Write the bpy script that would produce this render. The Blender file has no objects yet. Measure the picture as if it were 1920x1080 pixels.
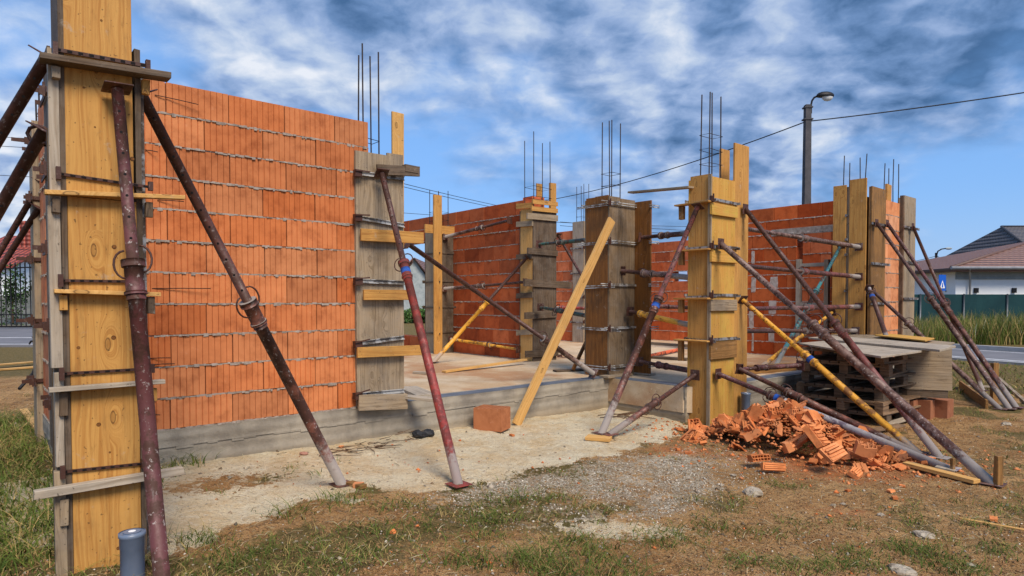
import bpy, math, random
import numpy as np
from mathutils import Vector as V, noise as mnoise
random.seed(7)
R = math.radians
SC = bpy.context.scene
COL = SC.collection

# ------------------------------------------------------------------ camera, sky, sun, exposure
EYE = 1.45
F = 1200.0            # focal length in photo pixels (1920 wide)
PITCH = R(1.5)
HOR = 562.0
PPY = HOR + F*math.tan(PITCH)
cd = bpy.data.cameras.new('camera'); cam = bpy.data.objects.new('camera', cd); COL.objects.link(cam)
cam.location = (0, 0, EYE); cam.rotation_euler = (R(90)-PITCH, 0, 0)
cd.sensor_width = 36; cd.lens = F/1920*36
cd.shift_y = (PPY-540)/1920
cd.clip_start = .05; cd.clip_end = 3000
SC.camera = cam

SUNDIR = V((.30, -.62, .78)).normalized()     # towards the sun
sd = bpy.data.lights.new('sun', 'SUN'); sun = bpy.data.objects.new('sun', sd); COL.objects.link(sun)
sd.energy = 1.5; sd.angle = R(24); sd.color = (1, .88, .74)
sun.rotation_euler = SUNDIR.to_track_quat('Z', 'Y').to_euler()
SC.view_settings.view_transform = 'Standard'; SC.view_settings.look = 'None'
EXPO = 1.6
SC.view_settings.exposure = EXPO; SC.view_settings.gamma = 1
SC.cycles.max_bounces = 6

class G:
    """small helper over a node tree"""
    def __init__(s, nt): s.nt = nt; nt.nodes.clear()
    def put(s, sock, val):
        if val is None: return
        if isinstance(val, bpy.types.NodeSocket): s.nt.links.new(val, sock)
        elif isinstance(val, (tuple, list)):
            n = len(sock.default_value)
            val = tuple(val)
            if n == 4 and len(val) == 3: val = val + (1,)
            sock.default_value = val
        else:
            try: sock.default_value = val
            except TypeError: sock.default_value = (val,)*len(sock.default_value)
    def node(s, t, ins=None, **props):
        n = s.nt.nodes.new(t)
        for k, v in props.items(): setattr(n, k, v)
        for k, v in (ins or {}).items(): s.put(n.inputs[k], v)
        return n
    def math(s, op, a, b=None, clamp=False):
        n = s.node('ShaderNodeMath', {0: a}, operation=op, use_clamp=clamp)
        if b is not None: s.put(n.inputs[1], b)
        return n.outputs[0]
    def vmath(s, op, a, b=None):
        n = s.node('ShaderNodeVectorMath', {0: a}, operation=op)
        if b is not None: s.put(n.inputs[1], b)
        return n
    def mul(s, a, b): return s.vmath('MULTIPLY', a, b).outputs[0]
    def noise(s, vec, scale, detail=3, rough=.55, dist=0, out=0):
        return s.node('ShaderNodeTexNoise', {'Vector': vec, 'Scale': scale, 'Detail': detail, 'Roughness': rough, 'Distortion': dist}).outputs[out]
    def sstep(s, x, a, b, lo=0., hi=1.):
        n = s.node('ShaderNodeMapRange', {'Value': x, 'From Min': a, 'From Max': b, 'To Min': lo, 'To Max': hi}, interpolation_type='SMOOTHSTEP')
        return n.outputs[0]
    def mix(s, f, a, b, blend='MIX'):
        n = s.node('ShaderNodeMix', data_type='RGBA', blend_type=blend)
        s.put(n.inputs[0], f); s.put(n.inputs[6], a); s.put(n.inputs[7], b)
        return n.outputs[2]
    def ramp(s, f, stops):
        n = s.node('ShaderNodeValToRGB', {'Fac': f}); e = n.color_ramp.elements
        while len(e) < len(stops): e.new(.5)
        for el, (p, c) in zip(e, stops):
            el.position = p; el.color = (c, c, c, 1) if not isinstance(c, (tuple, list)) else (tuple(c)+(1,))[:4]
        return n.outputs[0]
    def attr(s, name, out='Color'): return s.node('ShaderNodeAttribute', attribute_name=name).outputs[out]
    def xyz(s, vec):
        return s.node('ShaderNodeSeparateXYZ', {0: vec}).outputs
    def comb(s, x, y, z=0.): return s.node('ShaderNodeCombineXYZ', {0: x, 1: y, 2: z}).outputs[0]

def world():
    w = bpy.data.worlds.new('World'); SC.world = w; w.use_nodes = True
    g = G(w.node_tree)
    out = g.node('ShaderNodeOutputWorld'); bg = g.node('ShaderNodeBackground', {'Strength': .10})
    g.nt.links.new(bg.outputs[0], out.inputs[0])
    sky = g.node('ShaderNodeTexSky', sky_type='NISHITA', sun_disc=False)
    sky.sun_elevation = math.asin(SUNDIR.z); sky.sun_rotation = math.atan2(SUNDIR.x, SUNDIR.y)
    sky.air_density = 1.3; sky.dust_density = .6; sky.ozone_density = 2.5
    d = g.node('ShaderNodeTexCoord').outputs['Generated']
    x, y, z = g.xyz(d)
    zz = g.math('ADD', g.math('MAXIMUM', z, 0.), .30)
    p = g.comb(g.math('DIVIDE', x, zz), g.math('DIVIDE', y, zz), 0.)
    # big cloud masses, then billows, then wisps
    wv = g.node('ShaderNodeTexNoise', {'Vector': p, 'Scale': 5., 'Detail': 3, 'Roughness': .5}).outputs['Color']
    pw = g.vmath('ADD', p, g.vmath('MULTIPLY', g.vmath('SUBTRACT', wv, (.5, .5, .5)).outputs[0], (.10, .10, 0)).outputs[0]).outputs[0]
    def puff(o):
        q = g.vmath('ADD', pw, o).outputs[0]; r = None
        for sc, a in ((3.0, .42), (7.5, .22), (17., .12)):
            v = g.node('ShaderNodeTexVoronoi', {'Vector': q, 'Scale': sc}, voronoi_dimensions='2D').outputs['Distance']
            v = g.math('MULTIPLY', g.math('SUBTRACT', 1., v), a); r = v if r is None else g.math('ADD', r, v)
        n = g.noise(q, 2.3, 8, .58, 0.)
        return g.math('ADD', g.math('MULTIPLY', r, .5), g.math('MULTIPLY', n, .9)), n
    n1 = g.noise(g.vmath('ADD', p, (3.1, 7.7, 0)).outputs[0], 1.5, 9, .55, .1)
    (h1, n2), (h2, _n) = puff((11.3, 2.2, 0)), puff((11.3+.035, 2.2-.04, 0))
    n3 = g.noise(g.vmath('ADD', pw, (5.3, 1.2, 4)).outputs[0], 1.3, 7, .52, 0.)
    nf = g.noise(g.vmath('ADD', pw, (2.3, 9.2, 1)).outputs[0], 6.5, 7, .60, 0.)
    rel = g.math('ADD', g.math('MULTIPLY', g.math('SUBTRACT', h1, h2), 2.3), g.math('MULTIPLY', g.math('SUBTRACT', nf, .5), .85))
    # broad placement of the clear, bright and dark parts of this sky
    def blob(px, py, rad):
        c = ray(px, py)
        dn = g.vmath('DISTANCE', d, tuple(c)).outputs['Value']
        return g.sstep(dn, rad, 0.)
    def acc(lst):
        s = None
        for (px, py, rad, wgt) in lst:
            b = g.math('MULTIPLY', blob(px, py, rad), wgt)
            s = b if s is None else g.math('ADD', s, b)
        return s
    cov = acc([(1150, 60, .62, .22), (560, 130, .22, .16), (330, 40, .3, .06), (60, 330, .3, .1), (900, 60, .3, .1), (1650, 200, .35, .14), (1300, 240, .3, .08),
               (620, 330, .22, -.20), (880, 300, .30, -.23), (1830, 420, .34, -.20), (1480, 350, .26, -.10), (1080, 320, .24, -.12), (60, 150, .22, -.06), (1230, 330, .2, -.10), (300, 110, .2, -.06)])
    dark = acc([(1850, 60, .28, .50), (620, 50, .2, .30), (1050, 120, .16, .16), (850, 200, .16, .12), (1400, 60, .2, .10)])
    lite = acc([(580, 120, .12, .30), (1130, 180, .2, .14), (960, 30, .16, .14), (1640, 130, .22, .20), (1240, 120, .18, .06), (1740, 20, .10, .25), (60, 320, .26, .25), (1450, 190, .25, .08)])
    dens = g.math('ADD', g.math('ADD', g.math('MULTIPLY', n1, .58), g.math('ADD', g.math('MULTIPLY', n2, .30), g.math('MULTIPLY', nf, .12))), cov)
    mask = g.sstep(dens, .38, .62)
    shade = g.math('ADD', g.math('SUBTRACT', rel, dark), lite)
    shade = g.math('ADD', shade, g.math('MULTIPLY', g.math('SUBTRACT', n3, .5), 1.3))
    cl = g.ramp(g.math('ADD', shade, .47, True), [(0., (.055, .13, .28)), (.25, (.155, .27, .50)), (.5, (.33, .45, .70)), (.72, (.54, .64, .81)), (1., (.86, .89, .95))])
    K = 1/(.10*2**EXPO)
    blue = g.mix(.85, g.mix(1., sky.outputs[0], (.8, .9, 1.2), 'MULTIPLY'), (.16*K, .37*K, .74*K))
    hz = g.sstep(z, .16, -.02)
    blue = g.mix(g.math('MULTIPLY', hz, .5), blue, (.45*K, .60*K, .84*K))
    clc = g.mix(1., cl, (K, K, K), 'MULTIPLY')
    c = g.mix(g.math('MULTIPLY', mask, .93), blue, clc)
    g.put(bg.inputs['Color'], c)

def ray(px, py):
    x = (px-960)/F; y = -(py-PPY)/F
    return V((x, math.cos(PITCH)+y*math.sin(PITCH), -math.sin(PITCH)+y*math.cos(PITCH))).normalized()
world()

# ------------------------------------------------------------------ places
CAM = V((0, 0, EYE)); PHI = R(40.5)
D1 = V((math.cos(PHI), math.sin(PHI), 0)); D2 = V((-math.sin(PHI), math.cos(PHI), 0)); ZZ = V((0, 0, 1))
O = V((1.29, 8.51, 0))                         # slab corner under the tall L-shaped column
SLAB = .41
def W(u, v, z=0.): return O + D1*u + D2*v + ZZ*z
def UV(p): q = V(p)-O; return q.dot(D1), q.dot(D2)
def smooth(x, a, b):
    t = min(1, max(0, (x-a)/(b-a))); return t*t*(3-2*t)
def gh(x, y):                                  # height of the ground
    return min(.16, max(-.03, .05-.03*x))*(1-smooth(y, 10, 16))
def pk(px, py, k): d = ray(px, py); return CAM + d*((F/k)/d.y)
def pz(px, py, z): d = ray(px, py); return CAM + d*((z-EYE)/d.z)
def pg(px, py, up=0.):
    z = .05
    for _ in range(8):
        p = pz(px, py, z); z = gh(p.x, p.y)+up
    return pz(px, py, z)
def pv(px, py, v): d = ray(px, py); return CAM + d*((v-(CAM-O).dot(D2))/d.dot(D2))
def pu(px, py, u): d = ray(px, py); return CAM + d*((u-(CAM-O).dot(D1))/d.dot(D1))

# ------------------------------------------------------------------ meshes
ORG = {}
class MB:
    def __init__(s): s.v = []; s.f = []; s.m = []; s.uv = []; s.c = []; s.sm = []
    def face(s, idx, uvs, m=0, c=(1, 1, 1), sm=False):
        s.f.append(idx); s.m.append(m); s.uv.extend(uvs); s.c.extend([c]*len(idx)); s.sm.append(sm)
    def box(s, o, ex, ey, ez, m=0, c=(1, 1, 1), jit=0.):
        o, ex, ey, ez = V(o), V(ex), V(ey), V(ez); L = [ex.length, ey.length, ez.length]; a = L.index(max(L)); b = len(s.v)
        ru, rv = random.random()*9, random.random()*9
        for i in range(8):
            p = o + ex*(i & 1) + ey*(i >> 1 & 1) + ez*(i >> 2 & 1)
            if jit: p = p + V((random.uniform(-jit, jit) for _ in range(3)))
            s.v.append(p)
        flip = ex.cross(ey).dot(ez) < 0
        for idx, (p, q) in (((0, 2, 3, 1), (0, 1)), ((4, 5, 7, 6), (0, 1)), ((0, 1, 5, 4), (0, 2)), ((2, 6, 7, 3), (0, 2)), ((0, 4, 6, 2), (1, 2)), ((1, 3, 7, 5), (1, 2))):
            r = 3-p-q; uvs = []
            for i in idx:
                t = [(i & 1)*L[0], (i >> 1 & 1)*L[1], (i >> 2 & 1)*L[2]]
                if a in (p, q):
                    w = q if a == p else p; uvs.append((ru+t[a], rv+t[w]+t[r]))
                else: uvs.append((ru+t[p]*.05, rv+t[q]))
            if flip: idx = idx[::-1]; uvs = uvs[::-1]
            s.face([b+i for i in idx], uvs, m, c)
    def wbox(s, u0, u1, v0, v1, z0, z1, m=0, c=(1, 1, 1), jit=0.):
        s.box(W(u0, v0, z0), D1*(u1-u0), D2*(v1-v0), ZZ*(z1-z0), m, c, jit)
    def xbox(s, x0, x1, y0, y1, z0, z1, m=0, c=(1, 1, 1)):
        s.box((x0, y0, z0), (x1-x0, 0, 0), (0, y1-y0, 0), (0, 0, z1-z0), m, c)
    def plank(s, a, b, w, t, n, m=0, c=(1, 1, 1), jit=0.):   # a-b centre line of the back face, thickness t towards n
        a, b, n = V(a), V(b), V(n); d = b-a; side = d.cross(n).normalized(); n = side.cross(d).normalized()
        if n.dot(V(n)) < 0: n = -n
        s.box(a-side*w/2, d, side*w, n*t, m, c, jit)
    def tube(s, a, b, r0, r1=None, n=10, m=0, c=(1, 1, 1), caps=True, u0=0., u1=None):
        a, b = V(a), V(b); r1 = r0 if r1 is None else r1; d = (b-a); L = d.length; d = d.normalized()
        x = d.cross(ZZ if abs(d.z) < .9 else V((1, 0, 0))).normalized(); y = d.cross(x); k = len(s.v)
        if u1 is None: u1 = u0+L
        for i in range(n):
            t = 2*math.pi*i/n; o = x*math.cos(t)+y*math.sin(t); s.v.append(a+o*r0); s.v.append(b+o*r1)
        for i in range(n):
            j = (i+1) % n; w0 = i/n*2*math.pi*r0; w1 = (i+1)/n*2*math.pi*r0
            s.face([k+2*i, k+2*j, k+2*j+1, k+2*i+1][::-1], [(u0, w0), (u0, w1), (u1, w1), (u1, w0)][::-1], m, c, True)
        if caps:
            s.face([k+2*i for i in range(n)][::-1], [(0, 0)]*n, m, c); s.face([k+2*i+1 for i in range(n)], [(0, 0)]*n, m, c)
    def path(s, pts, r, n=6, m=0, c=(1, 1, 1), closed=False):
        pts = [V(p) for p in pts]; N = len(pts); k = len(s.v); x = None
        for i, p in enumerate(pts):
            if closed: d = (pts[(i+1) % N]-pts[i-1]).normalized()
            else: d = (pts[min(i+1, N-1)]-pts[max(i-1, 0)]).normalized()
            if x is None: x = d.cross(ZZ if abs(d.z) < .9 else V((1, 0, 0)))
            x = (x-d*x.dot(d)).normalized(); y = d.cross(x); rr = r[i] if isinstance(r, (list, tuple)) else r
            for j in range(n):
                t = 2*math.pi*j/n; s.v.append(p+(x*math.cos(t)+y*math.sin(t))*rr)
        for i in range(N if closed else N-1):
            i2 = (i+1) % N
            for j in range(n):
                j2 = (j+1) % n; s.face([k+i*n+j, k+i*n+j2, k+i2*n+j2, k+i2*n+j], [(i*.05, j*.01), (i*.05, j*.01+.01), (i*.05+.05, j*.01+.01), (i*.05+.05, j*.01)], m, c, True)
        if not closed:
            s.face([k+j for j in range(n)][::-1], [(0, 0)]*n, m, c); s.face([k+(N-1)*n+j for j in range(n)], [(0, 0)]*n, m, c)
    def prism(s, pts, ext, m=0, c=(1, 1, 1)):   # polygon pts extruded by vector ext
        pts = [V(p) for p in pts]; ext = V(ext); n = len(pts); k = len(s.v)
        nn = V((0, 0, 0))
        for i in range(n): nn += pts[i].cross(pts[(i+1) % n])
        if nn.dot(ext) > 0: pts = pts[::-1]
        s.v += pts + [p+ext for p in pts]
        e0 = (pts[1]-pts[0]).normalized(); e1 = nn.normalized().cross(e0)
        pu_ = [((p-pts[0]).dot(e0), (p-pts[0]).dot(e1)) for p in pts]
        s.face(list(range(k, k+n)), pu_, m, c); s.face([k+n+i for i in range(n)][::-1], pu_[::-1], m, c)
        L = 0; H = ext.length
        for i in range(n):
            j = (i+1) % n; l = (pts[j]-pts[i]).length
            s.face([k+j, k+i, k+n+i, k+n+j], [(H*0, L+l), (0, L), (H, L), (H, L+l)], m, c); L += l
    def build(s, name, mats, parent=None, bevel=0., origin=None):
        if not isinstance(mats, (list, tuple)): mats = [mats]
        if parent is not None: org = ORG[parent.name]
        elif origin is not None: org = V(origin)
        else:
            a = np.array([tuple(p) for p in s.v]); mn, mx = a.min(0), a.max(0); org = V(((mn[0]+mx[0])/2, (mn[1]+mx[1])/2, mn[2]))
        me = bpy.data.meshes.new(name)
        me.from_pydata([tuple(p-org) for p in s.v], [], s.f)
        for mt in mats: me.materials.append(MT[mt] if isinstance(mt, str) else mt)
        me.polygons.foreach_set('material_index', s.m); me.polygons.foreach_set('use_smooth', s.sm)
        ul = me.uv_layers.new(name='UVMap'); ul.data.foreach_set('uv', [x for t in s.uv for x in t])
        ca = me.color_attributes.new('Col', 'FLOAT_COLOR', 'CORNER'); ca.data.foreach_set('color', [x for t in s.c for x in (t[0], t[1], t[2], 1.)])
        o = bpy.data.objects.new(name, me); COL.objects.link(o); ORG[o.name] = org
        if parent is not None: o.parent = parent
        else: o.location = org
        if bevel:
            b = o.modifiers.new('bevel', 'BEVEL'); b.width = bevel; b.segments = 1; b.limit_method = 'ANGLE'
        return o
def tag(o, label=None, cat=None, group=None, kind=None):
    if label: o['label'] = label
    if cat: o['category'] = cat
    if group: o['group'] = group
    if kind: o['kind'] = kind
    return o
def empty(name, loc, label, cat, group=None):
    o = bpy.data.objects.new(name, None); COL.objects.link(o); o.location = loc; ORG[o.name] = V(loc); o.empty_display_size = .2
    return tag(o, label, cat, group)

# ------------------------------------------------------------------ materials
MT = {}
def newmat(name):
    m = bpy.data.materials.new(name); m.use_nodes = True; g = G(m.node_tree); MT[name] = m
    out = g.node('ShaderNodeOutputMaterial'); b = g.node('ShaderNodeBsdfPrincipled'); g.nt.links.new(b.outputs[0], out.inputs[0])
    return g, b
def bump(g, b, h, dist=.01, st=1.):
    n = g.node('ShaderNodeBump', {'Height': h, 'Distance': dist, 'Strength': st}); g.put(b.inputs['Normal'], n.outputs[0])
def uvn(g): return g.node('ShaderNodeTexCoord').outputs['UV']
def objc(g): return g.node('ShaderNodeNewGeometry').outputs['Position']
def wood(name, light, darkc, stain=(.05, .035, .02), st=.5, grey=0., knots=1., gs=1.):
    g, b = newmat(name); uv = uvn(g); pos = objc(g)
    u, v, _ = g.xyz(uv)
    vor = g.node('ShaderNodeTexVoronoi', {'Vector': g.comb(g.math('MULTIPLY', u, 2.6), g.math('MULTIPLY', v, 7.)), 'Scale': 1., 'Randomness': 1.}, voronoi_dimensions='2D')
    kd = vor.outputs['Distance']; sel = g.math('GREATER_THAN', g.xyz(vor.outputs['Color'])[0], .74)
    near = g.math('MULTIPLY', g.sstep(kd, .42, 0.), sel)
    n1 = g.noise(g.comb(g.math('MULTIPLY', u, 1.3), g.math('MULTIPLY', v, 6.)), 1., 2)
    vv = g.math('ADD', g.math('ADD', v, g.math('MULTIPLY', n1, .10)), g.math('MULTIPLY', near, .10*knots))
    grain = g.noise(g.comb(g.math('MULTIPLY', u, 1.2), g.math('MULTIPLY', vv, 70.*gs)), 1., 4, .6)
    fine = g.noise(g.comb(g.math('MULTIPLY', u, 9.), g.math('MULTIPLY', v, 300.)), 1., 2, .6)
    c = g.mix(g.sstep(grain, .38, .68), light, darkc)
    c = g.mix(g.math('MULTIPLY', g.sstep(fine, .5, .75), .25), c, darkc)
    big = g.noise(pos, 2.6, 5, .65)
    c = g.mix(g.math('MULTIPLY', g.sstep(big, .45, .75), st), c, stain, 'MIX')
    streak = g.noise(g.comb(g.math('MULTIPLY', u, 3.), g.math('MULTIPLY', v, 22.), g.math('MULTIPLY', g.xyz(pos)[0], .3)), 1., 5, .7)
    c = g.mix(g.math('MULTIPLY', g.sstep(streak, .52, .74), min(1., 1.2*st)), c, stain)
    if grey: c = g.mix(g.math('MULTIPLY', g.sstep(g.noise(pos, 5., 4, .7), .35, .7), grey), c, (.30, .265, .22))
    kn = g.math('MULTIPLY', g.sstep(kd, .085, .05), sel)
    ringm = g.math('MULTIPLY', g.math('MULTIPLY', g.sstep(kd, .10, .075), g.sstep(kd, .055, .08)), sel)
    c = g.mix(g.math('MULTIPLY', kn, .45*knots), c, [x*.6 for x in darkc]); c = g.mix(g.math('MULTIPLY', ringm, .8*knots), c, (.06, .025, .008))
    ce = g.noise(pos, 11., 6, .75); c = g.mix(g.math('MULTIPLY', g.sstep(ce, .60, .70), .35), c, (.42, .37, .30))
    sm = g.noise(g.comb(g.math('MULTIPLY', u, 4.), g.math('MULTIPLY', v, 16.)), 1., 6, .72); c = g.mix(g.math('MULTIPLY', g.sstep(sm, .56, .72), .5), c, [x*.35 for x in darkc])
    sp = g.noise(pos, 60., 1, .5); c = g.mix(g.math('MULTIPLY', g.sstep(sp, .70, .76), .6), c, (.03, .02, .012))
    g.put(b.inputs['Base Color'], c); b.inputs['Roughness'].default_value = .72; b.inputs['Specular IOR Level'].default_value = .25
    bump(g, b, g.math('ADD', grain, g.math('MULTIPLY', fine, .5)), .0025, .8)
def paint(name, col, rust=(.055, .018, .009), ra=.45, chip=(.38, .33, .30), ca=.25, cem=.6, metal=0., rough=.55):
    g, b = newmat(name); uv = uvn(g); pos = objc(g); u = g.xyz(uv)[0]
    a = g.noise(pos, 9., 6, .7); c = g.mix(g.sstep(a, .52-ra*.25, .60-ra*.1), col, rust)
    f = g.noise(pos, 38., 4, .7); c = g.mix(g.math('MULTIPLY', g.sstep(f, .60, .66), ca*2, True), c, chip)
    f2 = g.noise(g.mul(pos, (1, 1, .4)), 22., 5, .7)
    c = g.mix(g.math('MULTIPLY', g.sstep(f2, .62-.1*ca, .68), ca, True), c, [x*.6 for x in chip])
    if cem:
        t = g.math('ADD', g.sstep(u, cem, .05), g.math('MULTIPLY', g.math('SUBTRACT', g.noise(pos, 24., 5, .75), .5), 1.6))
        t = g.math('MULTIPLY', g.sstep(t, .42, .85), g.sstep(u, cem*1.2, cem*.3))
        c = g.mix(g.math('MULTIPLY', t, .85), c, (.30, .26, .225))
    g.put(b.inputs['Base Color'], c); b.inputs['Metallic'].default_value = metal
    g.put(b.inputs['Roughness'], g.sstep(a, .3, .7, rough-.1, rough+.25)); bump(g, b, g.math('ADD', a, f), .003, .6)
def clay(name, white=.12, dark=.35, rnd=0.):
    g, b = newmat(name); pos = objc(g); c = g.attr('Col')
    if rnd: r_ = g.node('ShaderNodeObjectInfo').outputs['Random']; c = g.mix(1., c, g.ramp(r_, [(0, (.70, .66, .62)), (.4, (.95, .95, .95)), (.7, (1.05, 1.15, 1.25)), (1, (.8, .95, 1.25))]), 'MULTIPLY')
    n = g.noise(pos, 7., 5, .65); c = g.mix(1., c, g.ramp(n, [(.25, (.62, .52, .48)), (.5, (1, 1, 1)), (.78, (1.18, 1.25, 1.3))]), 'MULTIPLY')
    s = g.noise(g.mul(pos, (1, 1, .5)), 2.2, 6, .7); c = g.mix(g.math('MULTIPLY', g.sstep(s, .56, .8), dark), c, (.13, .045, .02))
    w = g.noise(pos, 16., 5, .75); c = g.mix(g.math('MULTIPLY', g.sstep(w, .60, .72), white), c, (.72, .45, .32))
    g.put(b.inputs['Base Color'], c); b.inputs['Roughness'].default_value = .9; b.inputs['Specular IOR Level'].default_value = .2
    bump(g, b, g.noise(pos, 90., 3, .6), .003, .5)
def plain(name, c1, c2, scale=6., rough=.85, bd=.004, metal=0., spec=.3, c3=None, t3=.6, use_col=False):
    g, b = newmat(name); pos = objc(g); n = g.noise(pos, scale, 6, .65)
    c = g.mix(g.sstep(n, .35, .68), c1, c2)
    if c3: c = g.mix(g.sstep(g.noise(pos, scale*2.7, 4, .7), t3, t3+.08), c, c3)
    if use_col: c = g.mix(1., c, g.attr('Col'), 'MULTIPLY')
    g.put(b.inputs['Base Color'], c); b.inputs['Roughness'].default_value = rough; b.inputs['Metallic'].default_value = metal
    b.inputs['Specular IOR Level'].default_value = spec
    if bd: bump(g, b, g.noise(pos, scale*8, 4, .65), bd, .7)
wood('ply_yellow', (.54, .285, .075), (.40, .18, .04), stain=(.13, .06, .02), st=.35)
wood('ply_bright', (.57, .30, .070), (.46, .225, .036), stain=(.52, .38, .07), st=.6)
wood('ply_old', (.31, .16, .05), (.18, .085, .024), st=.5)
wood('ply_brown', (.25, .10, .022), (.16, .058, .011), st=.5)
wood('wood_grey', (.36, .27, .17), (.21, .15, .088), stain=(.07, .045, .028), st=.5, grey=.3, knots=.6)
wood('wood_brown', (.23, .155, .085), (.12, .076, .04), stain=(.04, .025, .015), st=.55, grey=.25, knots=.6)
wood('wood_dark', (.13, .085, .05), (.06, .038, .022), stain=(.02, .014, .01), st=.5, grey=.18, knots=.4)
wood('wood_new', (.62, .36, .12), (.50, .26, .07), st=.18)
wood('wood_pale', (.44, .37, .28), (.30, .235, .165), st=.4, grey=.3, knots=.5)
paint('pipe_brown', (.10, .034, .022), ra=.7, ca=.18, cem=.5)
paint('pipe_wine', (.11, .032, .030), ra=.25, ca=.38, cem=0)
paint('pipe_wine_cem', (.16, .042, .033), ra=.3, ca=.2, cem=.8)
paint('pipe_red', (.27, .035, .025), rust=(.13, .025, .018), ra=.4, ca=.12, cem=.55)
paint('pipe_rust', (.10, .032, .016), ra=.8, ca=.08, cem=.3)
paint('pipe_rust_cem', (.17, .058, .036), ra=.5, ca=.4, cem=.75)
paint('pipe_grey', (.17, .095, .07), ra=.4, ca=.45, cem=.7)
paint('pipe_white', (.38, .34, .32), rust=(.14, .10, .12), ra=.22, ca=.5, cem=1.6)
paint('pipe_yellow', (.72, .34, .025), rust=(.22, .09, .02), ra=.12, ca=.04, cem=.45)
paint('pipe_teal', (.03, .17, .18), ra=.25, ca=.2, cem=.8)
paint('pipe_green', (.02, .075, .055), ra=.3, ca=.1, cem=.3)
paint('pipe_orange', (.62, .12, .05), ra=.1, ca=.1, cem=0)
paint('steel', (.30, .30, .30), rust=(.07, .045, .03), ra=.45, ca=.2, cem=0, metal=.25, rough=.5)
paint('steel_light', (.50, .49, .46), rust=(.14, .12, .10), ra=.3, ca=.1, cem=0, metal=.2, rough=.5)
paint('rust_bar', (.065, .022, .012), ra=.8, ca=.12, chip=(.35, .25, .2), cem=0)
plain('blue_paint', (.02, .10, .42), (.03, .06, .2), 30.)
plain('hole', (.004, .003, .003), (.006, .004, .004), bd=0)
plain('rebar', (.035, .022, .018), (.02, .016, .016), 20., .7, metal=.3)
clay('clay'); clay('clay_inner', .10, .5); clay('clay_rubble', .30, .25, 1.)
plain('mortar', (.38, .32, .27), (.22, .175, .14), 14., .95, .006)
plain('mortar_white', (.52, .46, .40), (.34, .25, .20), 14., .95, .006)
plain('asphalt', (.13, .13, .14), (.17, .165, .175), 1.2, .9, .003)
plain('kerb', (.38, .38, .38), (.28, .28, .28), 3., .9)
plain('road_paint', (.6, .6, .6), (.4, .4, .4), 5., .7)
plain('white_plaster', (.86, .88, .88), (.80, .83, .84), 1.5, .9, .002)
plain('grey_plaster', (.38, .42, .42), (.26, .30, .31), 1.5, .9, .002)
plain('lamp_concrete', (.085, .08, .085), (.055, .055, .06), 3., .85)
plain('black_metal', (.012, .012, .014), (.02, .018, .018), 9., .5, metal=.3)
plain('black_rubber', (.012, .013, .016), (.025, .026, .03), 20., .6)
plain('pvc', (.16, .20, .28), (.12, .16, .23), 4., .38, .0005, spec=.5)
plain('shade_net', (.006, .034, .040), (.010, .048, .052), 1.2, .9, .01)
plain('glass_white', (.7, .7, .66), (.6, .6, .58), 4., .2, 0)
plain('sign_blue', (.01, .10, .50), (.01, .10, .48), 4., .4, 0)
plain('sign_white', (.85, .85, .85), (.8, .8, .8), 4., .4, 0)
plain('stone', (.44, .38, .29), (.20, .15, .10), 14., .95, .01)
plain('grey_ground', (.13, .13, .11), (.09, .095, .08), .8, .95, .02)
plain('membrane', (.085, .10, .125), (.12, .135, .16), 5., .6, .003)
plain('leafmat', (.9, .9, .9), (1.1, 1.1, 1.1), 3., .8, 0, use_col=True, spec=.15)
plain('chipmat', (.8, .8, .8), (1.1, 1.1, 1.1), 20., .9, .002, use_col=True, spec=.15)
plain('fabric_red', (.55, .04, .03), (.45, .03, .02), 9.)
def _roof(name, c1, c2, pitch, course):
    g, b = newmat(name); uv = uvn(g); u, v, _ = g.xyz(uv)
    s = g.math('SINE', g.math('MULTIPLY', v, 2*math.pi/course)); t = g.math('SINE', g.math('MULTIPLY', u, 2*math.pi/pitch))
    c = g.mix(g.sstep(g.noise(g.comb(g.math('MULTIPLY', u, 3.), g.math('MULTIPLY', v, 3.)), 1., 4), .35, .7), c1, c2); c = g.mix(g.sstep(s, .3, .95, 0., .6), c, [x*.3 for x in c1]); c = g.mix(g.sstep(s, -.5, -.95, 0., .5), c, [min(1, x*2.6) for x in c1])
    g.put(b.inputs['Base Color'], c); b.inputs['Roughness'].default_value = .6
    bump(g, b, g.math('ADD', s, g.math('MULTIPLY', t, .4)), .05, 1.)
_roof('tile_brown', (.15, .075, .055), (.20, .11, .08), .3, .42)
_roof('tile_dark', (.055, .05, .055), (.085, .078, .08), .3, .35)
_roof('tile_red', (.26, .05, .028), (.20, .04, .025), .3, .35)
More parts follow.
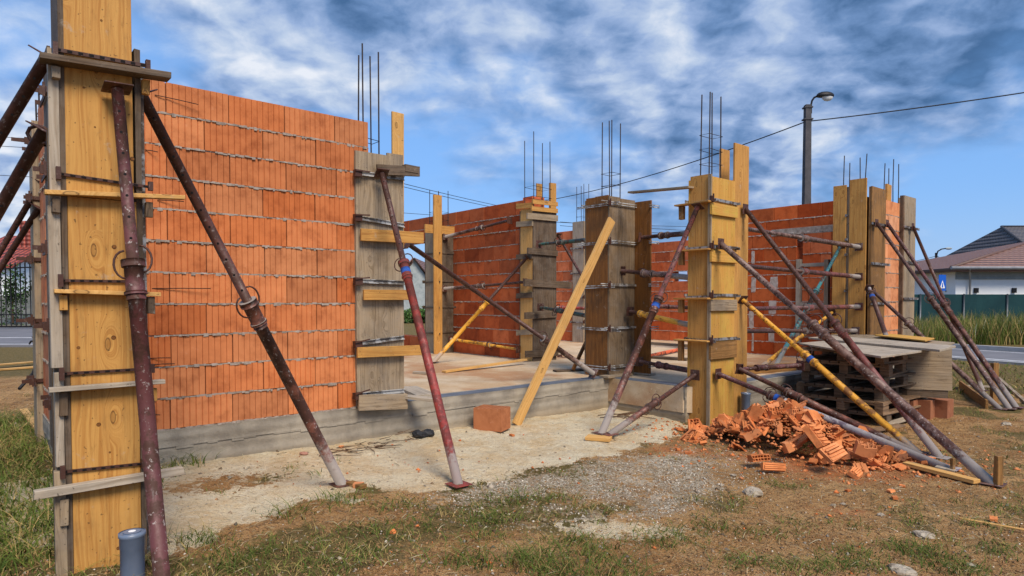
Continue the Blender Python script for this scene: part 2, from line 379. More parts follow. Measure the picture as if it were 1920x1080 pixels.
def _concrete():
    g, b = newmat('concrete'); pos = objc(g)
    n = g.noise(pos, 3., 6, .6); c = g.mix(g.sstep(n, .35, .7), (.33, .29, .225), (.19, .165, .13))
    st = g.noise(g.mul(pos, (2.5, 2.5, .35)), 3.2, 5, .65); c = g.mix(g.math('MULTIPLY', g.sstep(st, .52, .75), .5), c, (.13, .115, .09))
    z = g.xyz(pos)[2]; dirt = g.math('MULTIPLY', g.sstep(g.math('ADD', z, g.math('MULTIPLY', n, .12)), .24, .06), .6)
    c = g.mix(dirt, c, (.30, .22, .12))
    w = g.node('ShaderNodeTexWave', {'Vector': g.mul(pos, (.15, .15, 1.)), 'Scale': 3.2, 'Distortion': 2., 'Detail': 3, 'Detail Scale': 2.}, wave_type='BANDS', bands_direction='Z').outputs['Fac']
    g.put(b.inputs['Base Color'], c); b.inputs['Roughness'].default_value = .9
    bump(g, b, g.math('ADD', g.math('MULTIPLY', w, .8), g.noise(pos, 30., 5, .7)), .008, .8)
    g, b = newmat('slab_floor'); pos = objc(g)
    n = g.noise(pos, 1.3, 6, .65); c = g.mix(g.sstep(n, .35, .65), (.56, .44, .29), (.42, .28, .15))
    c = g.mix(g.sstep(g.noise(pos, .7, 4, .6), .50, .64), c, (.36, .19, .085))
    f = g.noise(pos, 24., 5, .7); c = g.mix(g.math('MULTIPLY', g.sstep(f, .58, .66), .5), c, (.24, .13, .07)); c = g.mix(g.math('MULTIPLY', g.sstep(g.noise(pos, 45., 3, .7), .62, .68), .6), c, (.66, .58, .45))
    g.put(b.inputs['Base Color'], c); b.inputs['Roughness'].default_value = .92; bump(g, b, f, .006, .7)
_concrete()
def _ground():
    g, b = newmat('ground'); pos = objc(g); at = g.attr('Zone'); r, gg, bb = g.xyz(at)
    n1 = g.noise(pos, 2.2, 6, .68); n2 = g.noise(pos, 14., 6, .72); n3 = g.noise(pos, 55., 4, .7); n4 = g.noise(pos, 120., 3, .7)
    soil = g.mix(g.sstep(n1, .36, .66), (.38, .195, .068), (.60, .35, .145)); soil = g.mix(g.math('MULTIPLY', g.sstep(n2, .52, .64), .7), soil, (.12, .06, .025))
    soil = g.mix(g.math('MULTIPLY', g.sstep(n3, .54, .60), .65), soil, (.56, .40, .22)); soil = g.mix(g.math('MULTIPLY', g.sstep(n4, .55, .60), .65), soil, (.09, .05, .025)); soil = g.mix(g.math('MULTIPLY', g.sstep(g.noise(pos, 28., 4, .7), .56, .62), .6), soil, (.12, .07, .03))
    sand = g.mix(g.sstep(n1, .38, .66), (.84, .72, .49), (.74, .55, .31)); sand = g.mix(g.math('MULTIPLY', g.sstep(n2, .53, .66), .5), sand, (.46, .30, .14))
    sand = g.mix(g.math('MULTIPLY', g.sstep(n3, .60, .64), .7), sand, (.30, .19, .10)); sand = g.mix(g.math('MULTIPLY', g.sstep(n4, .60, .63), .6), sand, (.26, .19, .12)); sand = g.mix(g.math('MULTIPLY', g.sstep(g.noise(pos, 20., 5, .7), .54, .62), .5), sand, (.86, .78, .60))
    vo = g.node('ShaderNodeTexVoronoi', {'Vector': pos, 'Scale': 75.}); vc = g.xyz(vo.outputs['Color'])[0]
    grav = g.ramp(vc, [(0, (.30, .24, .155)), (.5, (.52, .43, .30)), (1., (.78, .70, .56))]); grav = g.mix(g.sstep(vo.outputs['Distance'], .50, .80), grav, (.22, .165, .10))
    grav = g.mix(g.math('MULTIPLY', g.sstep(n2, .48, .60), .75), grav, (.34, .22, .11)); grav = g.mix(g.math('MULTIPLY', g.sstep(n1, .50, .66), .6), grav, (.66, .58, .44))
    grass = g.mix(g.sstep(n2, .42, .58), (.15, .115, .035), (.25, .17, .07)); grass = g.mix(g.math('MULTIPLY', g.sstep(n3, .48, .6), .6), grass, (.07, .065, .02))
    c = g.mix(g.sstep(g.math('ADD', g.math('MULTIPLY', g.math('SUBTRACT', n2, .5), .9), bb), .45, .65), soil, grass)
    c = g.mix(g.sstep(g.math('ADD', g.math('MULTIPLY', g.math('SUBTRACT', n2, .5), 3.6), gg), .45, .85), c, grav)
    c = g.mix(g.sstep(g.math('ADD', g.math('MULTIPLY', g.math('SUBTRACT', n2, .5), 2.2), r), .40, .62), c, sand)
    al = g.attr('Zone', 'Alpha'); c = g.mix(g.sstep(g.math('ADD', g.math('MULTIPLY', g.math('SUBTRACT', n2, .5), 1.1), al), .35, .8, 0., .75), c, (.50, .16, .055))
    g.put(b.inputs['Base Color'], c); b.inputs['Roughness'].default_value = .95; b.inputs['Specular IOR Level'].default_value = .15
    h = g.math('ADD', g.math('ADD', g.math('MULTIPLY', n2, 1.2), n3), g.math('MULTIPLY', n4, .5)); bump(g, b, h, .035, 1.)
_ground()
# ------------------------------------------------------------------ numpy value noise
def vno(x, y, sc, seed=0):
    x = np.asarray(x)*sc+seed*17.3+1000; y = np.asarray(y)*sc+seed*5.7+1000
    xi = np.floor(x).astype(np.int64); yi = np.floor(y).astype(np.int64); fx = x-xi; fy = y-yi; fx = fx*fx*(3-2*fx); fy = fy*fy*(3-2*fy)
    def h(a, b):
        n = (a*374761393+b*668265263+seed*982451653) & 0xffffffff; n = ((n ^ (n >> 13))*1274126177) & 0xffffffff
        return ((n ^ (n >> 16)) & 0xffff)/65535.
    return (h(xi, yi)*(1-fx)+h(xi+1, yi)*fx)*(1-fy)+(h(xi, yi+1)*(1-fx)+h(xi+1, yi+1)*fx)*fy
def fbm(x, y, sc, o=4, seed=0):
    s = 0; a = 1; t = 0
    for i in range(o): s = s+a*vno(x, y, sc*2**i, seed+i); t += a; a *= .55
    return s/t
def sst(x, a, b): t = np.clip((x-a)/(b-a), 0, 1); return t*t*(3-2*t)
def ghn(x, y): return np.clip(.05-.03*x, -.03, .16)*(1-sst(y, 10, 16))
def relief(x, y):
    near = 1-sst(y, 9, 14)
    return near*((fbm(x, y, 1.6, 5, 3)-.5)*.06+(fbm(x, y, 11, 4, 9)-.5)*.030)
def zones(x, y):
    """sand beside the slab, gravel, grassy soil, brick dust"""
    dx, dy = x-O.x, y-O.y; u = dx*D1.x+dy*D1.y; v = dx*D2.x+dy*D2.y
    vb = np.interp(u, [-6.4, -5.64, -4.8, -3.63, -2.86, -2.08, -1.1, -.2, 0.2], [-1.3, -1.75, -1.6, -1.78, -1.74, -1.82, -1.72, -1.4, -.6])
    w = (fbm(x, y, 2.2, 4, 21)-.5)*.75
    sand = sst(v-vb+w, -.10, .12)*(1-sst(u, -.1, .5))*sst(u, -6.6, -6.2)
    g1 = np.exp(-(((u+2.2)/1.25)**2+((v+2.38)/.58)**2)); g2 = np.exp(-(((u+3.4)/.75)**2+((v+2.05)/.28)**2)); g3 = np.exp(-(((u+3.0)/.8)**2+((v+2.8)/.38)**2))
    grav = np.clip(np.maximum(np.maximum(g1, g2), g3)*1.35, 0, 1)*(.15+1.5*fbm(x, y, 2.4, 5, 5))
    gr = fbm(x, y, .9, 4, 33)
    grass = sst(gr, .42, .62)*.75
    grass = np.maximum(grass, sst(-x, 2.2, 2.9)*.9*sst(4.6+0*x-y*0-0.0, 0, 1))
    grass = np.maximum(grass, sst(y, 9.0, 12.0)); grass = np.maximum(grass, .8*sst(x, 4.2, 6.)*sst(fbm(x, y, .8, 3, 8), .35, .55))
    grass = grass*(1-.6*np.exp(-(((x-2.9)/1.6)**2+((y-5.3)/1.0)**2)))
    mud = np.exp(-(((x+6.2)/2.6)**2+((y-9.5)/2.2)**2)); grass = grass*(1-mud)
    sand = sand*np.where((u < -3.4) & (v > .15), 0, 1)*(1-.75*np.exp(-(((u+5.1)/.55)**2+((v+.75)/.28)**2)))
    yel = np.exp(-(((x-.65)/.55)**2+((y-3.9)/.22)**2)); sand = np.maximum(sand, yel*.75)
    dust = np.exp(-(((x-2.9)/1.25)**2+((y-5.75)/.85)**2))*.8+.5*np.exp(-(((x-1.55)/.35)**2+((y-6.1)/.25)**2))+.5*np.exp(-(((x-2.3)/.5)**2+((y-4.4)/.2)**2))
    return sand, np.clip(grav, 0, 1), np.clip(grass, 0, 1), np.clip(dust, 0, 1)
def grow(a, b, st, lo, hi):
    c = list(np.arange(a, b, st)); d = st
    while c[-1] < hi: d *= 1.14; c.append(c[-1]+d)
    d = st
    while c[0] > lo: d *= 1.14; c.insert(0, c[0]-d)
    return np.array(c)
def grid_mesh(name, xs, ys, zf, mat, zone=False):
    X, Y = np.meshgrid(xs, ys); Z = zf(X, Y); nx, ny = len(xs), len(ys)
    me = bpy.data.meshes.new(name); me.vertices.add(nx*ny); me.vertices.foreach_set('co', np.stack([X, Y, Z], -1).ravel())
    i = np.arange(nx*ny).reshape(ny, nx); q = np.stack([i[:-1, :-1], i[:-1, 1:], i[1:, 1:], i[1:, :-1]], -1).reshape(-1, 4)
    me.loops.add(q.size); me.loops.foreach_set('vertex_index', q.ravel()); me.polygons.add(len(q))
    me.polygons.foreach_set('loop_start', np.arange(0, q.size, 4)); me.polygons.foreach_set('loop_total', np.full(len(q), 4)); me.polygons.foreach_set('use_smooth', np.ones(len(q), bool))
    me.update(); me.materials.append(MT[mat])
    if zone:
        r, g_, b_, a_ = zones(X, Y); ca = me.color_attributes.new('Zone', 'FLOAT_COLOR', 'POINT'); ca.data.foreach_set('color', np.stack([r, g_, b_, a_], -1).ravel())
    o = bpy.data.objects.new(name, me); COL.objects.link(o); ORG[name] = V((0, 0, 0)); return o
tag(grid_mesh('ground', grow(-4.2, 6.6, .028, -900, 900), grow(2.3, 9.2, .028, -30, 1500), lambda x, y: ghn(x, y)+relief(x, y), 'ground', True), kind='structure')

# loose chips, gravel and crumbs lying on the soil
def scatter_chips(name, n, gen, mat, sizes, colf, zoff=0., label=None):
    pts = []; rng = np.random.default_rng(hash(name) % 1000 if False else len(name)*7+3)
    xs, ys, s, c = gen(rng, n)
    m = len(xs); z = ghn(xs, ys)+relief(xs, ys)+zoff
    base = np.array([[1, 0, 0], [-.5, .87, 0], [-.5, -.87, 0], [.1, .1, .8], [0, 0, -.5]]); 
    fa = np.array([[0, 1, 3], [1, 2, 3], [2, 0, 3], [1, 0, 4], [2, 1, 4], [0, 2, 4]])
    ang = rng.uniform(0, 6.28, m); j = rng.uniform(.6, 1.4, (m, 5, 3)); el = rng.uniform(.5, 1., m)
    B = base[None]*j; B[:, :, 1] *= el[:, None]; ca, sa = np.cos(ang)[:, None], np.sin(ang)[:, None]
    Xp = B[:, :, 0]*ca-B[:, :, 1]*sa; Yp = B[:, :, 0]*sa+B[:, :, 1]*ca
    P = np.stack([Xp, Yp, B[:, :, 2]*rng.uniform(.5, 1, m)[:, None]], -1)*s[:, None, None]+np.stack([xs, ys, z], -1)[:, None]
    Fv = (fa[None]+np.arange(m)[:, None, None]*5).reshape(-1, 3)
    me = bpy.data.meshes.new(name); me.vertices.add(m*5); me.vertices.foreach_set('co', P.ravel()); me.loops.add(Fv.size); me.loops.foreach_set('vertex_index', Fv.ravel())
    me.polygons.add(len(Fv)); me.polygons.foreach_set('loop_start', np.arange(0, Fv.size, 3)); me.polygons.foreach_set('loop_total', np.full(len(Fv), 3)); me.update()
    me.materials.append(MT[mat]); a = me.color_attributes.new('Col', 'FLOAT_COLOR', 'POINT'); cc = np.repeat(np.concatenate([c, np.ones((m, 1))], 1), 5, 0); a.data.foreach_set('color', cc.ravel())
    o = bpy.data.objects.new(name, me); COL.objects.link(o); tag(o, label, None, None, 'stuff'); return o
def inview(rng, n, ymin=2.35, ymax=8., power=1.6):
    y = ymin+(ymax-ymin)*rng.random(n)**power; x = (rng.random(n)*2-1)*y*.86; return x, y
def gen_gravel(rng, n):
    x, y = inview(rng, n); s_, g_, b_, d_ = zones(x, y); k = rng.random(n) < np.clip(g_*1.3-.1, .05, 1)*(1-.8*s_)*np.clip(fbm(x, y, 7, 3, 77)*3-.9, .1, 1)
    x, y = x[k], y[k]; s = rng.uniform(.004, .011, len(x))*np.where(rng.random(len(x)) < .04, 2., 1.); t = rng.uniform(.22, .70, (len(x), 1)); return x, y, s, t*np.array([[1., .88, .70]])
scatter_chips('gravel', 110000, gen_gravel, 'chipmat', None, None, label='pale crushed gravel lying in patches on the soil')
def gen_clod(rng, n):
    x, y = inview(rng, n); s_, g_, b_, d_ = zones(x, y); k = rng.random(n) < (1-s_)*(.3+.7*fbm(x, y, 2.5, 3, 2)); x, y = x[k], y[k]
    t = rng.uniform(.5, 1.3, (len(x), 1)); return x, y, rng.uniform(.004, .014, len(x)), t*np.array([[.30, .165, .075]])
scatter_chips('soil_crumbs', 45000, gen_clod, 'chipmat', None, None, label='brown soil crumbs scattered over the bare ground')
def gen_peb(rng, n):
    x, y = inview(rng, n); s_, g_, b_, d_ = zones(x, y); k = rng.random(n) < (.35+.65*g_)*(1-.6*s_); x, y = x[k], y[k]
    t = rng.uniform(.2, .75, (len(x), 1)); h = rng.random((len(x), 1)); return x, y, rng.uniform(.008, .022, len(x))*np.where(rng.random(len(x)) < .05, 1.7, 1.), t*(h*np.array([[.62, .54, .42]])+(1-h)*np.array([[.40, .26, .14]]))
scatter_chips('pebbles', 4200, gen_peb, 'chipmat', None, None, 0., label='pebbles and crumbs of mortar scattered over the soil')
def gen_bits(rng, n):
    x, y = inview(rng, n); s_, g_, b_, d_ = zones(x, y); k = rng.random(n) < np.clip(d_*d_*1.5+.012+.02*s_, 0, 1); x, y = x[k], y[k]
    t = rng.uniform(.6, 1.2, (len(x), 1)); return x, y, rng.uniform(.007, .022, len(x))*np.where(rng.random(len(x)) < .08, 1.8, 1.), t*np.array([[.62, .19, .06]])
scatter_chips('brick_crumbs', 9000, gen_bits, 'chipmat', None, None, .003, label='small orange brick crumbs strewn over sand and soil')

# grass blades
def blades(name, xs, ys, zs, hs, ws, cols, lean, rng, label, seg=3, bend=.5):
    m = len(xs); ang = rng.uniform(0, 6.28, m); dx, dy = np.cos(ang), np.sin(ang); lx = lean*np.cos(ang+rng.normal(0, .6, m)); ly = lean*np.sin(ang+rng.normal(0, .6, m))
    P = []
    face = rng.uniform(0, 3.14, m); wx, wy = np.cos(face), np.sin(face)
    for k in range(seg+1):
        t = k/seg; w = ws*(1-t**1.5)*.5+.0003; cx = xs+lx*hs*t*t*1.2; cy = ys+ly*hs*t*t*1.2; cz = zs+hs*(t-bend*lean*t*t*.6)
        P.append(np.stack([cx-wx*w, cy-wy*w, cz], -1)); P.append(np.stack([cx+wx*w, cy+wy*w, cz], -1))
    P = np.stack(P, 1); nv = 2*(seg+1); fa = np.array([[2*k, 2*k+1, 2*k+3, 2*k+2] for k in range(seg)])
    Fv = (fa[None]+np.arange(m)[:, None, None]*nv).reshape(-1, 4)
    me = bpy.data.meshes.new(name); me.vertices.add(m*nv); me.vertices.foreach_set('co', P.ravel()); me.loops.add(Fv.size); me.loops.foreach_set('vertex_index', Fv.ravel())
    me.polygons.add(len(Fv)); me.polygons.foreach_set('loop_start', np.arange(0, Fv.size, 4)); me.polygons.foreach_set('loop_total', np.full(len(Fv), 4)); me.update()
    me.materials.append(MT['leafmat']); a = me.color_attributes.new('Col', 'FLOAT_COLOR', 'POINT'); a.data.foreach_set('color', np.repeat(np.concatenate([cols, np.ones((m, 1))], 1), nv, 0).ravel())
    o = bpy.data.objects.new(name, me); COL.objects.link(o); tag(o, label, None, None, 'stuff'); return o
def gcol(rng, m, dry=.35):
    g1 = np.array([[.055, .095, .016]]); g2 = np.array([[.15, .175, .035]]); g3 = np.array([[.36, .26, .10]])
    t = rng.random((m, 1)); c = g1*(1-t)+g2*t; d = (rng.random((m, 1)) < dry); return np.where(d, g3*rng.uniform(.6, 1.2, (m, 1)), c)
rng = np.random.default_rng(5)
def tufts(ncl, per, ymin, ymax, power, hr, spread, keep):
    cx, cy = inview(rng, ncl, ymin, ymax, power); k = rng.random(ncl) < keep(cx, cy); cx, cy = cx[k], cy[k]
    n = rng.integers(per[0], per[1], len(cx)); X = np.repeat(cx, n)+rng.normal(0, spread, n.sum()); Y = np.repeat(cy, n)+rng.normal(0, spread, n.sum())
    H = rng.uniform(hr[0], hr[1], n.sum())*np.repeat(rng.uniform(.6, 1.2, len(cx)), n); return X, Y, H
def kp(x, y): s_, g_, b_, d_ = zones(x, y); return np.clip((b_-.35)*1.5, .015, 1)*(1-s_)*(1-.7*g_)
X, Y, H = tufts(5200, (8, 26), 2.35, 8.6, 1.5, (.02, .085), .045, kp)
m = len(X); blades('grass', X, Y, ghn(X, Y)+relief(X, Y)-.004, H, rng.uniform(.003, .0065, m), gcol(rng, m, .42), rng.uniform(.4, 1.5, m), rng, 'short green and dry grass tufts on the bare soil')
# taller weeds left of the first column
def kl(x, y): return ((x < -2.25-.06*y) & (y < 7)).astype(float)*.9
X, Y, H = tufts(4200, (8, 22), 2.6, 7.5, 1., (.05, .20), .06, kl)
m = len(X); blades('weeds', X, Y, ghn(X, Y)+relief(X, Y)-.004, H, rng.uniform(.005, .010, m), gcol(rng, m, .25), rng.uniform(.4, 1.5, m), rng, 'long green weeds left of the nearest yellow column')
# individual longer clumps in the foreground
X = []; Y = []; H = []
for (px, py, n, h) in [(a_, b_, int(c_*1.9), d_*1.05) for a_, b_, c_, d_ in ((920, 975, 80, .10), (1110, 1045, 90, .09), (1040, 935, 60, .09), (1345, 990, 70, .08), (1480, 915, 60, .07), (640, 945, 60, .11), (755, 950, 60, .09), (380, 1015, 80, .11), (545, 965, 40, .12), (1750, 1050, 90, .08),
                       (1840, 985, 60, .08), (1150, 1075, 90, .12), (990, 1060, 80, .16), (870, 1060, 60, .15), (480, 1040, 60, .08), (1260, 1000, 30, .07), (1600, 1040, 60, .06), (1450, 1000, 50, .06), (1040, 765, 60, .11), (1480, 980, 40, .06), (1700, 960, 40, .05), (600, 1060, 40, .1), (1230, 1020, 90, .06), (1290, 1010, 60, .05), (1700, 1030, 120, .07), (1560, 1060, 90, .06), (1400, 1055, 90, .07), (1080, 1020, 110, .08), (960, 940, 70, .07), (1600, 990, 40, .05), (1880, 950, 50, .06), (700, 1000, 60, .08), (1030, 1075, 90, .12), (770, 985, 50, .07), (900, 1010, 60, .07), (440, 1060, 80, .1), (1500, 1070, 90, .06), (1620, 1060, 90, .06), (1800, 1075, 90, .07), (1880, 1030, 60, .06))]:
    q = pg(px, py); X += list(rng.normal(q.x, .10, n)); Y += list(rng.normal(q.y, .07, n)); H += list(rng.uniform(.4, 1.1, n)*h)
X, Y, H = map(np.array, (X, Y, H)); m = len(X)
blades('grass_clumps', X, Y, ghn(X, Y)+relief(X, Y)-.004, H, rng.uniform(.003, .007, m), gcol(rng, m, .12)*.85, rng.uniform(.5, 1.6, m), rng, 'longer green grass clumps growing out of the trampled soil')
# dry straw and twigs lying flat
def gen_straw():
    mb = MB()
    for i in range(2600):
        y = 2.4+4.2*random.random()**1.4; x = random.uniform(-.8, .82)*y; s_, g_, b_, d_ = zones(np.array(x), np.array(y))
        if random.random() < float(s_)*.9: continue
        z = float(ghn(x, y)+relief(x, y))+.006; a = random.uniform(0, 3.1); L = random.uniform(.02, .10); c = random.choice([(.50, .42, .26), (.36, .27, .14), (.2, .13, .07)])
        p = V((x, y, z)); q = p+V((math.cos(a)*L, math.sin(a)*L, random.uniform(0, .012))); mid = (p+q)/2+V((random.uniform(-.01, .01), random.uniform(-.01, .01), .006)); mb.path([p, mid, q], random.uniform(.0008, .0022), 3, 0, c)
    tag(mb.build('straw', 'leafmat', origin=(0, 0, 0)), 'dry straw and thin twigs lying on the soil', kind='stuff')
gen_straw()
# meadow across the road, lawn beyond
def meadow():
    n = 42000; y = 20.5+7.0*rng.random(n)**1.3; x = 8+26*rng.random(n); k = (x*.876+(y)*.482) > 19.9+1.2; x, y = x[k], y[k]; k = y < 25.7; x, y = x[k], y[k]; m = len(x)
    h = rng.uniform(.4, 1.15, m)*(.55+.7*fbm(x, y, .5, 3, 4)); cols = gcol(rng, m, .30)*1.0
    w = rng.random(m) < .01; cols[w] = (.6, .6, .45)
    blades('tall_meadow_grass', x, y, np.zeros(m)-.02, h, rng.uniform(.012, .032, m), cols, rng.uniform(.1, .5, m), rng, 'tall meadow grass in front of the green screened fence')
    n = 9000; y = 9.5+8*rng.random(n); x = 5.5+14*rng.random(n); k = (x*.876+y*.482) < 16.6; x, y = x[k], y[k]; m = len(x)
    blades('verge_grass', x, y, ghn(x, y)+relief(x, y)-.01, rng.uniform(.03, .14, m), rng.uniform(.01, .02, m), gcol(rng, m, .4), rng.uniform(.3, 1., m), rng, 'short verge grass between building site and road')
meadow()

# ------------------------------------------------------------------ road on the right, street on the left
RD = V((-.482, .876, 0)); RN = V((.876, .482, 0))       # along / across
def strip(mb, a0, a1, w0, w1, z0, z1, m=0): mb.box(RD*a0+RN*w0+ZZ*z0, RD*(a1-a0), RN*(w1-w0), ZZ*(z1-z0), m)
mb = MB(); strip(mb, -30, 34, 17.0, 20.4, -.2, .035); tag(mb.build('road', 'asphalt', origin=(0, 0, 0)), kind='structure')
mb = MB(); strip(mb, -30, 34, 20.402, 20.60, -.2, .15); strip(mb, -30, 34, 20.602, 20.95, -.2, .12); tag(mb.build('kerb', 'kerb', origin=(0, 0, 0)), kind='structure')
mb = MB(); strip(mb, -30, 34, 16.75, 16.995, -.2, .05); tag(mb.build('road_edge', 'kerb', origin=(0, 0, 0)), kind='structure')
mb = MB(); strip(mb, -30, 34, 17.25, 17.40, .036, .041); strip(mb, -30, 34, 19.95, 20.05, .036, .041); tag(mb.build('road_markings', 'road_paint', origin=(0, 0, 0)), kind='structure')
mb = MB(); mb.xbox(-60, -6.5, 19.5, 32, -.2, .06); tag(mb.build('street', 'asphalt', origin=(0, 0, 0)), kind='structure')
mb = MB(); mb.xbox(-60, -6.5, 23.3, 23.5, .061, .066); mb.xbox(-60, -6.5, 19.9, 20.05, .061, .066); tag(mb.build('street_markings', 'road_paint', origin=(0, 0, 0)), kind='structure')

# ------------------------------------------------------------------ hollow-block walls
CO = .25                                        # course height
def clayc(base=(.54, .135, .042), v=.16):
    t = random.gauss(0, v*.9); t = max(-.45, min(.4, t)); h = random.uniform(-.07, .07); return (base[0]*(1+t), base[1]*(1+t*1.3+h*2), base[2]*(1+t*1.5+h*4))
def block(mb, p, dx, n, L, th, H, groove, c):
    """p = front bottom left, dx along the wall, n outward normal"""
    pts = []
    if groove:
        nr = max(1, round(L/.047)); w = L/nr; g = .008*random.uniform(.6, 1.3); dp = .0078
        for i in range(nr):
            a = i*w+(g/2 if i else .0045); b = (i+1)*w-(g/2 if i < nr-1 else .0045)
            if i: pts += [(a-g, -dp), (a, 0)] if False else [(a-g*.5, -dp), (a, 0)]
            else: pts += [(a, 0)]
            pts += [(b, 0)]+([(b+g*.5, -dp)] if i < nr-1 else [])
        q = [pts[0]]
        for t in pts[1:]:
            if abs(t[0]-q[-1][0]) > 1e-5 or abs(t[1]-q[-1][1]) > 1e-5: q.append(t)
        pts = q
    else: pts = [(.003, -.004), (.007, 0), (L-.007, 0), (L-.003, -.004)]
    pts += [(L-.002, -th), (.002, -th)]
    tilt = random.uniform(-.0015, .0015)
    mb.prism([p+dx*s+n*(d+tilt) for s, d in pts], ZZ*H, 0, c)
def wall(name, label, A, B, z0, nc, n, th=.25, BL=.473, groove=True, opens=(), base=(.54, .135, .042), mort='mortar', var=.16, patches=(), skipb=(), ragged=True, mat='clay', parent=None, cat='wall'):
    A, B, n = V(A), V(B), V(n); A = V((A.x, A.y, z0)); B = V((B.x, B.y, z0)); L = (B-A).length; dx = (B-A).normalized()
    root = parent or empty(name, (A+B)/2, label, cat)
    mb = MB(); mo = MB(); core = MB(); JT = .012
    for c in range(nc):
        z = z0+c*CO; s = -(BL*.5 if c % 2 else BL*.08) + random.uniform(-.02, .02); free = [(0, L)]
        for (a, b, c0, c1) in opens:
            if c0 <= c < c1: free = [seg for (x, y) in free for seg in ((x, min(y, a)), (max(x, b), y)) if seg[1]-seg[0] > .02]
        while s < L:
            w = BL*(1+random.uniform(-.01, .01))
            for (x, y) in free:
                a, b = max(s, x), min(s+w, y)
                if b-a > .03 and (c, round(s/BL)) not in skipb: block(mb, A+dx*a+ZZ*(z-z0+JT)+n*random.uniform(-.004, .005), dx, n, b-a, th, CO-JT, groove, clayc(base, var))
            s += w
        for (x, y) in free:
            core.box(A+dx*(x+.02)-n*(th-.02)+ZZ*(z-z0+.001), dx*(y-x-.04), n*(th-.04), ZZ*(CO-.002), 0, (.22, .075, .035))
            if ragged:
                k = x; 
                while k < y-.004:
                    l = min(random.uniform(.012, .045), y-k); pr = random.choice((-.005, .002, .003, .004, .005, .006, .008, .012)); dr = random.choice((0, 0, .001, .002, .004, .006, .012)) if pr > 0 else -.002; up = random.choice((0, 0, .003, -.004))
                    mo.box(A+dx*k-n*.012+ZZ*(z-z0-dr), dx*l, n*(.012+pr), ZZ*(JT+dr+up), 0, jit=.0015); k += l
            else:
                mo.box(A+dx*x-n*.02+ZZ*(z-z0), dx*(y-x), n*.0225, ZZ*JT, 0)
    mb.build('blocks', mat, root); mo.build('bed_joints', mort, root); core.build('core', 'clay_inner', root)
    for (a, b, ca, cb) in patches:
        pm = MB(); pts = []
        for i in range(14):
            t = i/14*6.283; pts.append(A+dx*((a+b)/2+(b-a)/2*max(-1, min(1, 1.5*math.cos(t)))*random.uniform(.8, 1.05))+ZZ*((ca+cb)/2*CO+(cb-ca)*CO/2*max(-1, min(1, 1.4*math.sin(t)))*random.uniform(.9, 1.02))+n*.001)
        pm.prism(pts, n*.006); pm.build('mortar_patch', 'mortar_white', root)
    return root
# front wall beside the entrance
wall('block_wall', 'large orange hollow block wall with vertical grooves, left of the opening', W(-5.72, 0), W(-3.52, 0), SLAB, 11, -D2, base=(.51, .172, .062), var=.12)
# left outside wall
wall('block_wall', 'narrow end view of the left outside block wall, behind the nearest column', W(-5.98, 1.55), W(-5.98, .30), SLAB, 11, -D1, base=(.42, .15, .07))
# inner red wall, its base colour darkened to carry the interior shade
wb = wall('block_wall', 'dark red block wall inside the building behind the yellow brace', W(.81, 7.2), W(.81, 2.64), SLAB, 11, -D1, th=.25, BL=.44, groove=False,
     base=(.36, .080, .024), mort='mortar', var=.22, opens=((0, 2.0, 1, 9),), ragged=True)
# right wall with the framed window opening
vE = lambda px: UV(pu(px, 600, 4.95))[1]
LE = 2.0
def sE(px): return LE-vE(px)                   # distance from the wall's far end
wall('block_wall', 'red block wall with the timber framed window opening, right of the tall column', W(4.95, LE), W(4.95, -1.30), SLAB, 11, -D1, BL=.44, groove=False,
     base=(.42, .085, .02), mort='mortar_white', var=.16, ragged=True, opens=((sE(1492), sE(1556), 1, 9),),
     patches=((sE(1408), sE(1414), 6.9, 7.9), (sE(1408), sE(1417), 4.7, 5.9), (sE(1443), sE(1458), 4.9, 5.9), (sE(1441), sE(1456), 3.1, 4.1), (sE(1404), sE(1414), 2.0, 3.3), (sE(1441), sE(1453), 1.0, 1.9), (sE(1410), sE(1414), .2, 1.8)))
wall('block_wall', 'short orange block wall between the grey column and the leaning timber', W(4.95, 7.4), W(4.95, 4.95), SLAB, 11, -D1, BL=.40, groove=False, base=(.50, .135, .05), mort='mortar_white', var=.12)
wall('block_wall', 'far orange block wall seen between the two tall columns', W(7.0, 8.0), W(7.0, -1.1), SLAB, 10, -D1, BL=.44, groove=False, base=(.52, .13, .045), mort='mortar_white', var=.12,
     opens=((8.0-UV(pu(1262, 520, 7.0))[1], 8.0-UV(pu(1288, 520, 7.0))[1], 6, 7),))
wall('block_wall', 'pale peach block wall between the two grey posts at the right corner', W(5.0, -1.42), W(6.62, -1.42), SLAB, 11, -D2, BL=.42, groove=False, base=(.62, .27, .13), mort='mortar', var=.08)
wall('block_wall', 'far back block wall closing the building', W(3.3, 8.0), W(6.9, 8.0), SLAB, 9, -D2, BL=.44, groove=False, base=(.56, .13, .045), mort='mortar_white')

